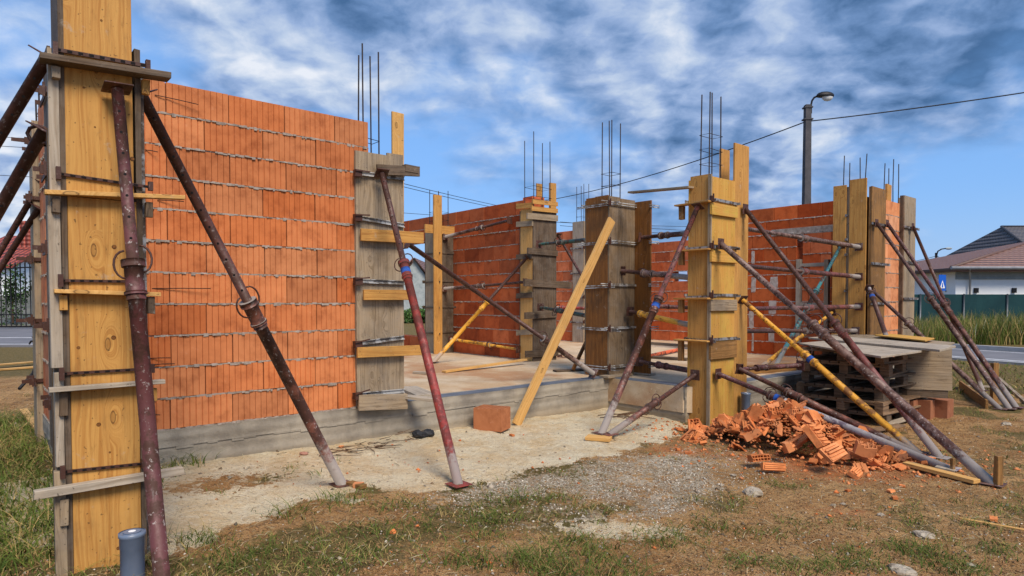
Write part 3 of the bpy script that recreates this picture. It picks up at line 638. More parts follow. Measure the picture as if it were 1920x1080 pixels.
# ------------------------------------------------------------------ foundation
fd = empty('foundation', W(0, 0, 0), 'grey concrete foundation and floor slab carrying the walls and columns', 'foundation')
def poly_prism(name, pts, z0, z1, mat, parent):
    mb = MB(); mb.prism([W(u, v, z0) for u, v in pts], ZZ*(z1-z0)); return mb.build(name, mat, parent)
poly_prism('slab', [(-5.97, 0.012), (-.012, 0.012), (-.012, -1.17), (.3, -1.43), (7.05, -1.43), (7.05, 8.3), (-3.6, 8.3), (-3.6, 1.95), (-5.97, 1.95)], .10, SLAB, 'slab_floor', fd)
mb = MB()                                       # plinth pours: upper lift stands a little proud with a ragged lip
def lift(u0, v0, u1, v1, n):
    a, b = W(u0, v0), W(u1, v1); d = (b-a); L = d.length; d = d.normalized()
    mb.box(a-n*.25-ZZ*.35, d*L, n*.25, ZZ*(.35+.275)); k = 0
    mb.box(a-n*.25+ZZ*.276, d*L, n*(.25+.010), ZZ*(SLAB-.276+.002))
    while k < L-.02:
        l = min(random.uniform(.04, .25), L-k); mb.box(a+d*k+n*.0005+ZZ*(.276-random.choice((.0, .004, .010, .022))), d*l, n*random.uniform(.006, .0095), ZZ*.03, jit=.001); k += l
lift(-5.98, 0, 0.0, 0, -D2); lift(0, 0, 0, -1.2, -D1); lift(.3, -1.45, 7.06, -1.45, -D2)
lift(-5.98, 1.96, -5.98, -0.0, -D1)
mb.build('plinth', 'concrete', fd)
mb = MB(); mb.wbox(-3.1, .0, .0, .17, SLAB+.003, SLAB+.008); mb.wbox(0.0, .16, -1.2, -.002, SLAB+.003, SLAB+.008); mb.wbox(.3, 4.5, -1.42, -1.25, SLAB+.003, SLAB+.008); mb.build('membrane_strip', 'membrane', fd)

# ------------------------------------------------------------------ shoring props
def prop(A, B, label, frac=.5, r=.03, inner='pipe_brown', outer='pipe_brown', base='flat', head='perp', group='adjustable steel shoring props', band=False, ring=True, cat='shoring prop', wide=.06):
    A, B = V(A), V(B); d = (B-A); L = d.length; a = d.normalized(); C = A+d*frac
    root = empty('shoring_prop', B, label, cat, group)
    w = (CAM-C); w = (w-a*w.dot(a)).normalized(); w2 = a.cross(w); ri = r*.76
    mb = MB(); mb.tube(C, A, ri, n=14, u0=L*(1-frac), u1=L)
    k = .12
    while k < L*frac-.12:
        p = A+a*k; mb.tube(p-w*(ri+.0006), p+w*(ri+.0006), .0065, n=8, m=1); k += .105
    mb.build('inner_tube', [inner, 'hole'], root)
    mb = MB(); mb.tube(B, C, r, n=14); mb.build('outer_tube', outer, root)
    mb = MB(); mb.tube(C-a*.015, C+a*.15, r*1.16, n=14, u0=2, u1=2.2); mb.tube(C-a*.045, C-a*.01, r*1.45, n=12, u0=2); mb.tube(C+a*.11, C+a*.125, r*1.38, n=12, u0=2)
    col = mb.build('collar', outer if outer != 'pipe_white' else 'pipe_brown', root)
    if ring:
        mb = MB(); t0 = random.uniform(-.5, .5)
        for sgn in (1, -1):
            pts = []
            for i in range(9):
                t = i/8*math.pi; pts.append(C+a*(-.035+sgn*.015)+(w2*math.cos(t0)+w*math.sin(t0))*sgn*(r*.9+(wide+r*.5)*math.sin(t))+a*(.075*math.cos(t)*.9)+w*.012*sgn)
            mb.path(pts, .0055, 6)
        mb.build('handle', 'rust_bar', col)
    if band:
        mb = MB(); mb.tube(C+a*.035, C+a*.085, r*1.185, n=14, u0=2); mb.build('paint_band', 'blue_paint', col)
    def plate(p, n, nm, s=.062):
        x = n.cross(ZZ if abs(n.z) < .9 else D1).normalized(); y = n.cross(x); q = MB(); q.box(p-x*s-y*s, x*2*s, y*2*s, n*.007, jit=.001)
        q.build(nm, outer if nm == 'base_plate' and outer != 'pipe_yellow' else 'pipe_brown', root, bevel=.002)
    if base == 'flat': plate(B+ZZ*.010, ZZ, 'base_plate', .075)
    elif base == 'perp': plate(B, a, 'base_plate')
    if head == 'perp': plate(A-a*.004, -a, 'head_plate')
    elif head == 'fork':
        q = MB(); x = a.cross(ZZ).normalized(); y = a.cross(x)
        q.box(A-x*.07-y*.06-a*.004, x*.14, y*.12, -a*.006); q.box(A-x*.07-y*.06-a*.01, x*.006, y*.12, -a*.055); q.box(A+x*.064-y*.06-a*.01, x*.006, y*.12, -a*.055); q.build('head_plate', 'pipe_brown', root)
    elif isinstance(head, V): plate(A-head*.004, head, 'head_plate')
    return root

# ------------------------------------------------------------------ column formwork
def rebars(parent, u0, u1, v0, v1, zb, zt, n=4, ties=2, tz=None, dz=0.):
    ps = [(u0, v0), (u1, v0), (u1, v1), (u0, v1)][:n]
    for (u, v) in ps:
        mb = MB(); h = zt+random.uniform(-.09, .05); mb.path([W(u, v, zb), W(u+random.uniform(-.008, .008), v+random.uniform(-.008, .008), (zb+h)/2), W(u+random.uniform(-.02, .02), v+random.uniform(-.02, .02), h)], .0075, 6); mb.build('rebar', 'rebar', parent)
    for i in range(ties):
        z = (tz if tz else zb+.25)+i*.17; mb = MB(); e = .010; s = random.uniform(-.02, .02)
        mb.path([W(u0-e, v0-e, z), W(u1+e, v0-e, z+s), W(u1+e, v1+e, z+s), W(u0-e, v1+e, z)], .0035, 5, closed=True); mb.build('stirrup', 'rebar', parent)
def panel(mb, u0, u1, v0, v1, z0, z1, nb=2, hj=.02):
    """boards side by side"""
    du, dv = u1-u0, v1-v0; al = du > dv; t = 0; W_ = du if al else dv; ws = [random.uniform(.7, 1.3) for _ in range(nb)]; sm = sum(ws)
    for w in ws:
        w = w/sm*W_; a, b = t+.0008, t+w-.0008; zt = z1+random.uniform(-hj, hj)
        if al: mb.wbox(u0+a, u0+b, v0, v1, z0, zt, jit=.001)
        else: mb.wbox(u0, u1, v0+a, v0+b, z0, zt, jit=.001)
        t += w
def clampm(parent, u0, u1, v0, v1, z, mat='steel', o=.008, ext=.09, h=.032, tl=0., double=False):
    mb = MB(); t = .009
    for dz in ((0, .026) if double else (0,)):
        e1, e2 = ext*random.uniform(.5, 1.2), ext*random.uniform(.5, 1.2); q = .012 if double else 0
        hh = .012 if double else h
        a = W(u0-e1, v0-o-q, z+dz); mb.box(a, D1*(u1-u0+e1+ext)+ZZ*(tl+random.uniform(-.01, .01)), -D2*t, ZZ*hh)
        mb.box(W(u0-o-t-.002, v0-e2-.03, z+dz-.02), D2*(v1-v0+e2+ext)+ZZ*random.uniform(-.012, .012), D1*t, ZZ*hh)
        mb.box(W(u1+o+.002, v0-e2-.02, z+dz-.01), D2*(v1-v0+e2+.06), D1*t, ZZ*hh)
        mb.box(W(u0-.05, v1+o, z+dz), D1*(u1-u0+.1), D2*t, ZZ*hh)
    c = mb.build('clamp', mat, parent)
    m2 = MB(); m2.box(W(u0-.055, v0-o-.034, z-.015), D1*.05, D2*.026, ZZ*(h+.028)); m2.box(W(u0-.035, v0-o-.046, z-.03), D1*.016, D2*.012, ZZ*.10); m2.build('wedge', 'rust_bar', c)
    return c
def column(label, u0, u1, v0, v1, z0, z1, front='ply_yellow', side='ply_yellow', nb=(2, 2), clamps=(), rb=None, double=False, cmat='steel', group='timber column formwork boxes', t=.022, tops=(0, 0), trim=True, back=None, ext=.09, ins=(.07, .07, .07, .07)):
    root = empty('formwork_column', W(u0, v0, z0), label, 'formwork column', group)
    mb = MB(); panel(mb, u0, u1, v0, v0+t, z0, z1+tops[0], nb[0]); mb.build('front_panel', front, root)
    mb = MB(); panel(mb, u0+.001, u0+t, v0+t+.001, v1-t-.001, z0, z1+tops[1], nb[1]); mb.build('side_panel', side, root)
    mb = MB(); panel(mb, u0, u1, v1-t, v1, z0, z1-.02, nb[0]); mb.build('back_panel', back or front, root)
    mb = MB(); panel(mb, u1-t, u1-.001, v0+t+.001, v1-t-.001, z0, z1-.02, nb[1]); mb.build('side_panel', side, root)
    for z in clamps: clampm(root, u0, u1, v0, v1, z, double=double, mat=cmat, ext=ext)
    if rb: rebars(root, u0+ins[0], u1-ins[1], v0+ins[2], v1-ins[3], z0, rb[0], ties=rb[1], tz=rb[2] if len(rb) > 2 else z1+.12)
    return root
def cleat(parent, a, b, w, t, n, mat, name='cleat'):
    mb = MB(); mb.plank(a, b, w, t, n, jit=.0015); return mb.build(name, mat, parent, bevel=.002)
def kz(px, py, v=None, u=None): return (pv(px, py, v) if v is not None else pu(px, py, u))
# ------------------------------------------------------------------ nearest column
pA = pg(139, 1073); uA, vA = UV(pA); uB = UV(pv(267, 1062, vA))[0]; vB = vA+.30; zA = gh(pA.x, pA.y)-.06
c1 = empty('formwork_column', W(uA, vA, zA), 'nearest formwork column of wide yellow boards with knots, running out of the top of the picture', 'formwork column', 'timber column formwork boxes')
TOP = 3.35
mb = MB(); mb.wbox(uA, uB-.002, vA, vA+.024, zA, 1.95); mb.wbox(uA-.004, uB-.012, vA+.001, vA+.024, 1.953, TOP); mb.build('front_panel', 'ply_yellow', c1, bevel=.002)
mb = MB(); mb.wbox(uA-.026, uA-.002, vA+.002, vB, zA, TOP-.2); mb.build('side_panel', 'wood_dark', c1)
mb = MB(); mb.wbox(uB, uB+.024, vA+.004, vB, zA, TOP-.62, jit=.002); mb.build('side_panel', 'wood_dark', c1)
mb = MB(); mb.wbox(uA, uB, vB-.024, vB, zA, TOP); mb.build('back_panel', 'ply_old', c1)
for (z0, z1, du) in ((zA, .62, .0), (.64, 1.1, .006), (1.12, 1.9, -.004), (1.92, 2.62, .003)):   # pale battens stacked up the left edge
    mb = MB(); mb.wbox(uA-.072+du, uA-.028, vA-.004, vA+.05, z0, z1, jit=.003); mb.build('batten', 'wood_pale' if z0 > .6 else 'wood_grey', c1, bevel=.002)
mb = MB(); mb.wbox(uA-.060, uA-.029, vA+.06, vA+.11, .3, 2.5, jit=.003); mb.build('batten', 'wood_grey', c1)
mb = MB(); mb.wbox(uA-.060, uA-.029, vA+.18, vA+.23, zA, 2.3, jit=.004); mb.build('batten', 'wood_dark', c1)
mb = MB(); mb.wbox(uB+.026, uB+.046, vA+.03, vA+.07, zA, 2.67, jit=.003); mb.build('batten', 'steel', c1)
def c1board(x0, y0, x1, y1, w, dep, mat, v=None, n=None):
    v = vA-.006 if v is None else v; a, b = pv(x0, y0, v), pv(x1, y1, v); mb = MB(); d = b-a; up = ZZ
    mb.box(a-ZZ*w/2, d, ZZ*w, -D2*dep, jit=.0015); return mb.build('cleat', mat, c1, bevel=.002)
c1board(72, 112, 314, 149, .030, .085, 'wood_dark'); c1board(82, 362, 343, 372, .020, .05, 'wood_new'); c1board(100, 546, 298, 552, .020, .05, 'wood_new')
c1board(90, 730, 306, 714, .022, .055, 'wood_pale'); c1board(62, 926, 341, 880, .038, .05, 'wood_pale')
def c1bar(x0, y0, x1, y1, w=.014):
    a, b = pv(x0, y0, vA-.004), pv(x1, y1, vA-.004); mb = MB(); mb.box(a-ZZ*w/2, b-a, ZZ*w, -D2*.008)
    d = (b-a); N = 9
    for i in range(N): p = a+d*(i+.3)/N-ZZ*w*.3; mb.box(p-D2*.0085, d/N*.45, ZZ*w*.6, -D2*.0012, 1)
    c = mb.build('clamp', ['rust_bar', 'hole'], c1); m2 = MB(); m2.box(a-ZZ*.03, D1*.02, ZZ*.06, -D2*.03); m2.box(b-ZZ*.02-D1*.01, D1*.02, ZZ*.045, -D2*.03); m2.build('wedge', 'rust_bar', c)
c1bar(98, 92, 276, 124, .018); c1bar(104, 325, 281, 351); c1bar(108, 526, 262, 528); c1bar(110, 701, 284, 691); c1bar(112, 885, 268, 869)
for (x, y0, y1, m_, dd) in ((103, 128, 150, 'wood_grey', .05), (104, 372, 400, 'wood_dark', .04), (118, 553, 582, 'ply_yellow', .03), (118, 735, 780, 'wood_dark', .03), (278, 380, 408, 'wood_dark', .04), (281, 556, 588, 'wood_dark', .05), (286, 728, 752, 'ply_yellow', .03), (272, 150, 178, 'ply_yellow', .03), (120, 935, 985, 'wood_grey', .03)):
    a = pv(x, y0, vA-.004); b = pv(x, y1, vA-.004); mb = MB(); mb.box(b-D1*.016+D2*.01, D1*.034, -D2*(dd), a-b, jit=.002); mb.build('block', m_, c1, bevel=.002)
for (px, py, r_) in ((214, 463, .0085), (213, 633, .0085), (147, 652, .006), (185, 796, .008), (206, 848, .004), (222, 1028, .007), (248, 298, .0085), (157, 164, .004), (190, 38, .004), (178, 238, .003)):
    p = pv(px, py, vA); mb = MB(); mb.tube(p, p-D2*.0008, r_*1.25, n=14, m=1); mb.tube(p-D2*.0002, p-D2*.0013, r_, n=14)
    MT.get('knot') or plain('knot', (.22, .09, .02), (.15, .055, .012), 60., .8, .001); MT.get('knot_ring') or plain('knot_ring', (.05, .02, .006), (.03, .012, .004), 60., .8, 0); mb.build('knot', ['knot', 'knot_ring'], c1)
for (u, v) in ((uA+.05, vA+.06), (uA+.02, vA+.12)):
    mb = MB(); mb.path([W(u, v, TOP-.5), W(u, v, TOP+.9)], .008, 6); mb.build('rebar', 'rebar', c1)

mb = MB(); mb.path([pk(x, y, 362) for x, y in ((92, 250), (84, 240), (70, 236), (56, 240), (51, 250), (57, 262), (72, 270), (86, 268))], .009, 8); mb.build('hook', 'rust_bar', c1)
mb = MB(); mb.path([pk(x, y, 358) for x, y in ((84, 262), (72, 256), (66, 262), (74, 272), (92, 274))], .006, 6); mb.build('hook', 'rust_bar', c1)
# corner column behind it and end column of the left wall
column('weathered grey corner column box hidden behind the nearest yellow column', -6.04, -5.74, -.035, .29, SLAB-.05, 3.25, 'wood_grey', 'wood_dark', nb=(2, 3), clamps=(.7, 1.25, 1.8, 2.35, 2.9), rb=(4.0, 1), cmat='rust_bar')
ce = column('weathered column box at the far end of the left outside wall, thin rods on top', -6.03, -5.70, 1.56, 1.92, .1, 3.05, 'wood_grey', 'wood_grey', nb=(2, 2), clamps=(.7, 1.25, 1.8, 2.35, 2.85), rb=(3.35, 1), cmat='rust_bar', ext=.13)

# column box at the end of the big block wall
u0, u1 = UV(pv(668, 560, -.03))[0], UV(pv(757, 560, -.03))[0]
c2 = column('grey plank column box at the right end of the big orange wall', u0, u1, -.03, .27, SLAB+.01, 2.86, 'wood_grey', 'wood_grey', nb=(3, 2), rb=(3.9, 1, 3.02), tops=(.02, -.03), ins=(.12, .24, .07, .10))
for i, (y0, y1, a0) in enumerate(((325, 336, -.03), (408, 424, -.03), (527, 531, -.03), (645, 633, -.03), (741, 733, -.03))):
    a, b = pv(667, y0, -.036), pv(757, y1, -.036); mb = MB(); mb.box(a-ZZ*.016, b-a, ZZ*.008, -D2*.022); mb.box(a-ZZ*.016, b-a, ZZ*.034, -D2*.006); mb.box(a+ZZ*.018, b-a, ZZ*.006, -D2*.022)
    cl = mb.build('clamp', 'steel_light', c2); m2 = MB(); m2.box(a-D1*.03-ZZ*.035, D1*.075, -D2*.055, ZZ*.065, jit=.004); m2.box(a-D1*.035+ZZ*.012-D2*.058, D1*.15+ZZ*.008*i, -D2*.012, ZZ*.012); m2.build('wedge', 'rust_bar', cl)
for (x0, y0, x1, y1, w, m_) in ((675, 440, 792, 447, .115, 'ply_yellow'), (680, 553, 766, 553, .10, 'ply_yellow'), (668, 661, 789, 656, .10, 'ply_yellow'), (671, 755, 762, 752, .15, 'wood_grey'), (705, 318, 785, 322, .10, 'wood_dark')):
    a, b = pv(x0, y0, -.075), pv(x1, y1, -.075); mb = MB(); mb.box(a-ZZ*w/2, b-a, ZZ*w, -D2*.028, jit=.002); mb.build('cleat', m_, c2, bevel=.002)
a = pv(735, 250, .1); mb = MB(); mb.wbox(UV(pv(736, 250, .28))[0], UV(pv(757, 250, .28))[0], .28, .31, 2.0, EYE+(562-193)/188, jit=.004); mb.build('batten', 'wood_new', c2, bevel=.002)
mb = MB(); mb.plank(W(-3.16, -.02, .46), W(-2.98, -.42, .45), .12, .028, ZZ); mb.build('cleat', 'wood_pale', c2, bevel=.002)
mb = MB(); mb.wbox(u1-.02, u1+.13, -.11, -.04, 2.72, 2.79, jit=.003); mb.build('block', 'wood_dark', c2)

# inner columns
c3 = column('dark grey column box with a tall yellow post at its corner, by the inner red wall', .43, .80, 4.70, 5.15, SLAB, 2.78, 'wood_dark', 'wood_grey', nb=(2, 2), clamps=(.8, 1.3, 1.8, 2.35), rb=(3.6, 2, 3.0), cmat='wood_dark')
for (x0, x1, u_, w, mt_) in ((812, 827, .40, 0, 'ply_yellow'),):
    v_ = 4.66; a = UV(pv(x0, 500, v_))[0]; b = UV(pv(x1, 500, v_))[0]; mb = MB(); mb.wbox(a, b, v_-.035, v_, SLAB, EYE+(562-366)/98, jit=.002); mb.build('post', 'ply_yellow', c3, bevel=.002)
mb = MB(); mb.wbox(.26, .84, 4.62, 4.66, 2.72, 2.86) if False else mb.wbox(UV(pv(797, 427, 4.672))[0], UV(pv(858, 427, 4.672))[0], 4.663, 4.697, 2.72, 2.88); mb.build('cleat', 'ply_yellow', c3)
c4 = column('column box with yellow front board and dark cleats at the near end of the dark red wall', .74, 1.28, 2.30, 2.655, SLAB, 2.98, 'wood_dark', 'wood_new', nb=(2, 1), rb=(4.25, 2, 3.2), t=.024, clamps=())
for (y, mt_, w, x0, x1) in ((378, 'ply_yellow', .07, 997, 1044), (391, 'ply_yellow', .07, 995, 1044), (405, 'wood_grey', .10, 987, 1044), (470, 'wood_dark', .10, 988, 1044), (530, 'wood_dark', .12, 982, 1070), (592, 'wood_dark', .11, 983, 1042), (664, 'wood_dark', .11, 984, 1045)):
    a, b = pv(x0, y, 2.296), pv(x1, y+(5 if y < 560 else -3), 2.296); mb = MB(); mb.box(a-ZZ*w/2, b-a, ZZ*w, -D2*.03, jit=.003); mb.build('cleat', mt_, c4)
for (y, mt_) in ((385, 'ply_yellow'), (419, 'wood_grey'), (480, 'wood_dark'), (553, 'wood_dark'), (622, 'wood_grey')):
    a, b = pu(970, y+2, .736), pu(1000, y, .736); mb = MB(); mb.box(a-ZZ*.045, b-a, ZZ*.09, -D1*.03, jit=.003); mb.build('cleat', mt_, c4)
for (x0, x1, yt) in ((1007, 1017, 338), (1031, 1043, 333)):
    v_ = 2.70; mb = MB(); mb.wbox(UV(pv(x0, 370, v_))[0], UV(pv(x1, 370, v_))[0], v_, v_+.03, 2.6, EYE+(562-yt)/109, jit=.006); mb.build('batten', 'ply_yellow', c4)
mb = MB(); block(mb, W(1.0, 2.62, SLAB+2.6), D1, -D2, .30, .24, .238, False, clayc((.6, .13, .04))); tag(mb.build('hollow_brick', 'clay'), 'single orange block sitting on top of the dark cleated column', 'brick')
# tall L-shaped column on the slab corner
c5 = column('tall brown and grey L-shaped column box on the slab corner with double steel rails', .03, .57, .03, .47, SLAB+.01, 2.83, 'wood_brown', 'ply_brown', nb=(2, 2), clamps=(.53, 1.05, 1.63, 2.21, 2.72), double=True, rb=(3.93, 2, 3.0), ext=.16, ins=(.13, .24, .07, .2), cmat='steel_light')
mb = MB(); mb.wbox(.572, .60, -.235, .465, SLAB, 2.80, jit=.002); mb.build('side_panel', 'ply_brown', c5, bevel=.002)
for z in (.53, 1.05, 1.63, 2.21, 2.70):
    mb = MB(); mb.wbox(.52, .74, -.258, -.246, z, z+.012); mb.wbox(.52, .74, -.258, -.246, z+.026, z+.038); mb.build('clamp', 'steel_light', c5)
mb = MB(); mb.wbox(.56, .70, -.24, .2, SLAB+.006, SLAB+.03); mb.build('base_board', 'wood_pale', c5)
mb = MB(); mb.box(W(-.12, -.10, SLAB+.003+.006), D1*.5, D2*.16, ZZ*.028); mb.build('base_board', 'wood_grey', c5, bevel=.002)
# yellow column in front of the slab corner
q = pg(1330, 798); uc, vc = UV(q); uL = uc; vl = UV(pu(1289, 650, uc))[1]; ur = UV(pv(1376, 650, vc))[0]; zc = gh(q.x, q.y)-.03
c6 = column('bright yellow square column box with wooden cleats, standing beside the brick rubble', uc, ur, vc, vl, zc, 2.90, 'ply_bright', 'ply_yellow', nb=(1, 1), clamps=(2.60, 2.06, 1.49, .97), rb=(3.94, 3, 3.05), ext=.05, ins=(.06, .2, .07, .12))
mb = MB(); mb.wbox(uc-.022, uc-.001, vc-.012, vc+.028, zc, 2.9, jit=.002); mb.build('batten', 'wood_grey', c6)
ub = UV(pv(1372, 500, vc+.02))[0]; ub2 = UV(pv(1401, 500, vc+.02))[0]
mb = MB(); mb.wbox(max(ub, ur+.003), ub2, vc+.01, vc+.036, zc, EYE+(562-266)/156, jit=.002); mb.build('batten', 'ply_yellow', c6, bevel=.002)
mb = MB(); ua_, ub_ = UV(pv(1350, 300, vl+.02))[0], UV(pv(1366, 300, vl+.02))[0]; mb.wbox(ua_, ub_, vl+.003, vl+.03, 2.2, EYE+(562-262)/157, jit=.002); mb.build('batten', 'ply_yellow', c6)
for z in (2.50, 1.955, 1.385, .855):
    w = .13 if z > .9 else .2
    mb = MB(); mb.wbox(uc-.03, ur+.01, vc-.034, vc-.004, z-w*.5, z+w*.5, jit=.003); mb.build('cleat', 'ply_bright' if z > 1.5 else ('wood_grey' if z > 1 else 'ply_old'), c6, bevel=.002)
    mb = MB(); a = W(uc-.008, vc-.03, z+w*.5+.005); mb.box(a, D2*(vl-vc+.16)-ZZ*.0, -D1*.10, ZZ*.018, jit=.003); mb.build('cleat', 'ply_yellow', c6, bevel=.002)
    mb = MB(); mb.wbox(uc-.07, uc-.02, vl+.03, vl+.09, z-w*.7, z+w*.5, jit=.003); mb.build('block', 'ply_old', c6)
# far grey column and right-hand group
va, vb_ = UV(pu(1094, 600, 4.88))[1], UV(pu(1073, 600, 4.88))[1]
column('pale grey column box far behind, between the short orange wall and the L-shaped column', 4.88, 5.2, va, vb_, SLAB, 3.36, 'wood_grey', 'wood_pale', nb=(1, 2), clamps=(.9, 1.5, 2.1, 2.7), rb=(4.3, 1))
v1_, v2_, v3_ = UV(pu(1622, 560, 4.66))[1], UV(pu(1590, 560, 4.66))[1], UV(pu(1560, 560, 4.66))[1]
g1 = empty('formwork_column', W(4.66, v1_, SLAB), 'corner column box of tall upright yellow boards at the right end of the building', 'formwork column', 'timber column formwork boxes')
for (va_, vb2, m_, yt, o_) in ((v1_, v2_, 'ply_yellow', 3.43, 0), (UV(pu(1592, 560, 4.69))[1], UV(pu(1578, 560, 4.69))[1], 'wood_grey', 3.33, .03), (UV(pu(1584, 560, 4.66))[1], v3_, 'ply_yellow', 3.36, 0)):
    mb = MB(); mb.wbox(4.66+o_, 4.686+o_, va_, vb2, SLAB, yt, jit=.003); mb.build('side_panel', m_, g1, bevel=.002)
mb = MB(); mb.wbox(4.70, 4.95, -1.40, v1_+.3, SLAB, 3.14, 0, (.3, .1, .045)); mb.build('core', 'clay_inner', g1)
for z in (.75, 1.35, 1.6, 2.2, 2.45, 2.85):
    mb = MB(); p = pu(1586, 500, 4.64); v_ = UV(p)[1]; mb.tube(W(4.60, v_, z), W(4.72, v_, z), .006, n=6); mb.box(W(4.64, v_-.02, z-.02), D1*.012, D2*.045, ZZ*.04); mb.build('tie_rod', 'steel', g1)
ug0, ug1 = UV(pv(1629, 560, -1.47))[0], UV(pv(1655, 560, -1.47))[0]
g2 = column('olive yellow plank column box with four props leaning on it, right corner', ug0, ug1, -1.50, -1.45, SLAB-.1, 3.30, 'ply_old', 'wood_dark', nb=(1, 1), rb=None, t=.02)
rebars(g2, ug0+.02, ug0+.25, -1.3, -1.05, 3.0, 3.85, ties=1, tz=3.1)
for z in (.75, 1.37, 2.02, 2.67):
    mb = MB(); mb.wbox(ug0-.03, ug1+.14, -1.53, -1.508, z, z+.04); mb.build('clamp', 'steel', g2)
up0, up1 = UV(pv(1690, 560, -1.47))[0], UV(pv(1711, 560, -1.47))[0]
g3 = column('grey weathered plank column box at the far right corner', up0, up1, -1.50, -1.40, SLAB-.1, 3.28, 'wood_grey', 'wood_dark', nb=(1, 1), rb=None, t=.02)
rebars(g3, up0-.14, up0+.10, -1.36, -1.2, 3.0, 3.9, ties=0)
for z in (1.45, 2.1, 2.72):
    mb = MB(); mb.wbox(up0-.04, up1+.12, -1.53, -1.508, z, z+.04); mb.build('clamp', 'steel', g3)
mb = MB(); mb.wbox(UV(pv(1663, 360, -1.35))[0], UV(pv(1672, 360, -1.35))[0], -1.35, -1.32, 3.0, 3.47, jit=.004); mb.build('batten', 'ply_yellow', g3)

# window frame in the right wall
vw0, vw1 = vE(1554), vE(1494)
wf = empty('window_frame', W(4.93, vw0, SLAB+.25), 'rough grey timber shuttering frame standing in the wall opening', 'window frame')
zb, zt = SLAB+.26, 2.10
for (a0, a1, b0, b1, m_) in ((vw0, vw0+.07, zb, zt+.05, 'wood_grey'), (vw1-.07, vw1, zb, zt+.08, 'wood_pale'), (vw0+.07, vw1-.07, zt-.06, zt, 'wood_pale'), (vw0+.07, vw1-.07, 1.32, 1.40, 'wood_pale'), (vw0+.07, vw1-.07, .85, .92, 'ply_old')):
    mb = MB(); mb.wbox(4.90, 4.99, a0, a1, b0, b1, jit=.004); mb.build('frame_bar', m_, wf)
mb = MB(); mb.wbox(4.945, 5.2, vw0-.12, vw1+.55, SLAB+9*CO-.01, SLAB+9*CO+.10) if False else mb.wbox(4.942, 4.949, vw0-.1, vw1+.5, SLAB+9*CO-.03, SLAB+9*CO+.09, jit=.004); tag(mb.build('lintel', 'mortar'), 'thin grey concrete lintel over the timber framed opening', 'lintel')

# ------------------------------------------------------------------ the props
P = prop
def G0(px, py):
    p = pg(px, py); return p+ZZ*(float(relief(np.array(p.x), np.array(p.y)))+.004)
P(pv(220, 168, vA-.085), G0(306, 1108), 'rusty wine coloured prop in front of the nearest yellow column, blue pipe at its foot', .37, .036, 'pipe_wine', 'pipe_wine', wide=.03)
P(W(uB+.05, vA+.10, pv(282, 172, vA).z), G0(642, 912), 'long rust red prop leaning across the big orange wall to a pale foot plate', .46, .038, 'pipe_brown', 'pipe_rust_cem', wide=.03)
P(pk(88, 108, 372), pk(-500, 1075, 380), 'dark thick prop running out of the left edge, upper of the near pair', .62, .038)
P(pk(82, 246, 362), pk(-383, 1060, 372), 'dark thick prop running out of the left edge, lower of the near pair', .62, .038)
P(pk(77, 342, 205), pk(-218, 840, 210), 'thin dark prop against the far end of the left wall, upper of the pair', .5, .034)
P(pk(73, 390, 207), pk(-222, 850, 212), 'thin dark prop against the far end of the left wall, lower of the pair', .5, .034)
P(pv(716, 326, -.15), G0(860, 914), 'bright red prop with blue band leaning on the grey plank column box', .35, .036, 'pipe_brown', 'pipe_red', band=True, wide=.04)
P(pk(766, 458, 176), pk(1112, 700, 144), 'long dark brown prop crossing the opening down to the L-shaped column', .70, .034, 'pipe_rust', 'pipe_grey', base='perp', wide=.03)
P(pu(988, 483, .70), pz(812, 680, SLAB+.01), 'yellow prop with rusty top bracing the column at the dark red wall', .44, .034, 'pipe_rust', 'pipe_yellow', wide=.03)
P(pu(955, 413, .70), pv(836, 444, 4.66), 'brown horizontal prop near the top of the dark red wall', .42, .032, 'pipe_brown', 'pipe_grey', base='perp', wide=.03)
P(pu(985, 529, .70), pv(834, 541, 4.66), 'rusty horizontal prop at half height of the dark red wall', .5, .032, 'pipe_rust', 'pipe_grey', base='perp', wide=.03)
P(pu(972, 655, .70), pv(846, 636, 4.66), 'yellow horizontal prop low on the dark red wall', .40, .030, 'pipe_yellow', 'pipe_yellow', base='perp', wide=.03)
P(pk(1047, 442, 95), pk(1160, 636, 105), 'black brown prop sloping behind the L-shaped column', .5, .034)
P(pk(1012, 458, 118), pk(1110, 449, 134), 'dark green horizontal prop from the cleated column to the L-shaped column, upper', .4, .030, 'pipe_green', 'pipe_green', base='perp', wide=.03)
P(pk(1014, 576, 113), pk(1110, 594, 130), 'dark green horizontal prop from the cleated column to the L-shaped column, lower', .35, .032, 'pipe_green', 'pipe_green', base='perp')
P(pk(1030, 576, 100), pk(1120, 579, 104), 'thin red horizontal prop behind the lower green one', .3, .030, 'pipe_white', 'pipe_red', base='perp', ring=False)
P(pk(1050, 671, 104), pk(1110, 680, 110), 'pale grey horizontal prop just above the floor behind the leaning timber', .5, .034, 'pipe_grey', 'pipe_grey', base='perp', ring=False)
foot = G0(1128, 822)+ZZ*.03
P(pu(1308, 388, uc-.12), foot+V((0, .03, 0)), 'reddish brown prop from the top of the yellow column down to the wooden foot pad', .44, .038, 'pipe_wine_cem', 'pipe_rust_cem', band=True, wide=.04)
P(pu(1303, 703, uc-.03), foot+V((.07, -.02, 0)), 'short rusty brace from the foot of the yellow column to the wooden foot pad', .5, .034, 'pipe_brown', 'pipe_rust_cem', wide=.04, head=D1)
P(pk(1166, 508, 138), pk(1300, 521, 154), 'bright rust red horizontal prop between the L-shaped column and the yellow column', .35, .036, 'pipe_rust', 'pipe_grey', base='perp', head=-D1, wide=.01)
P(pk(1182, 584, 138), pk(1300, 611, 155), 'yellow horizontal prop between the L-shaped column and the yellow column', .2, .034, 'pipe_brown', 'pipe_yellow', base='perp', ring=False)
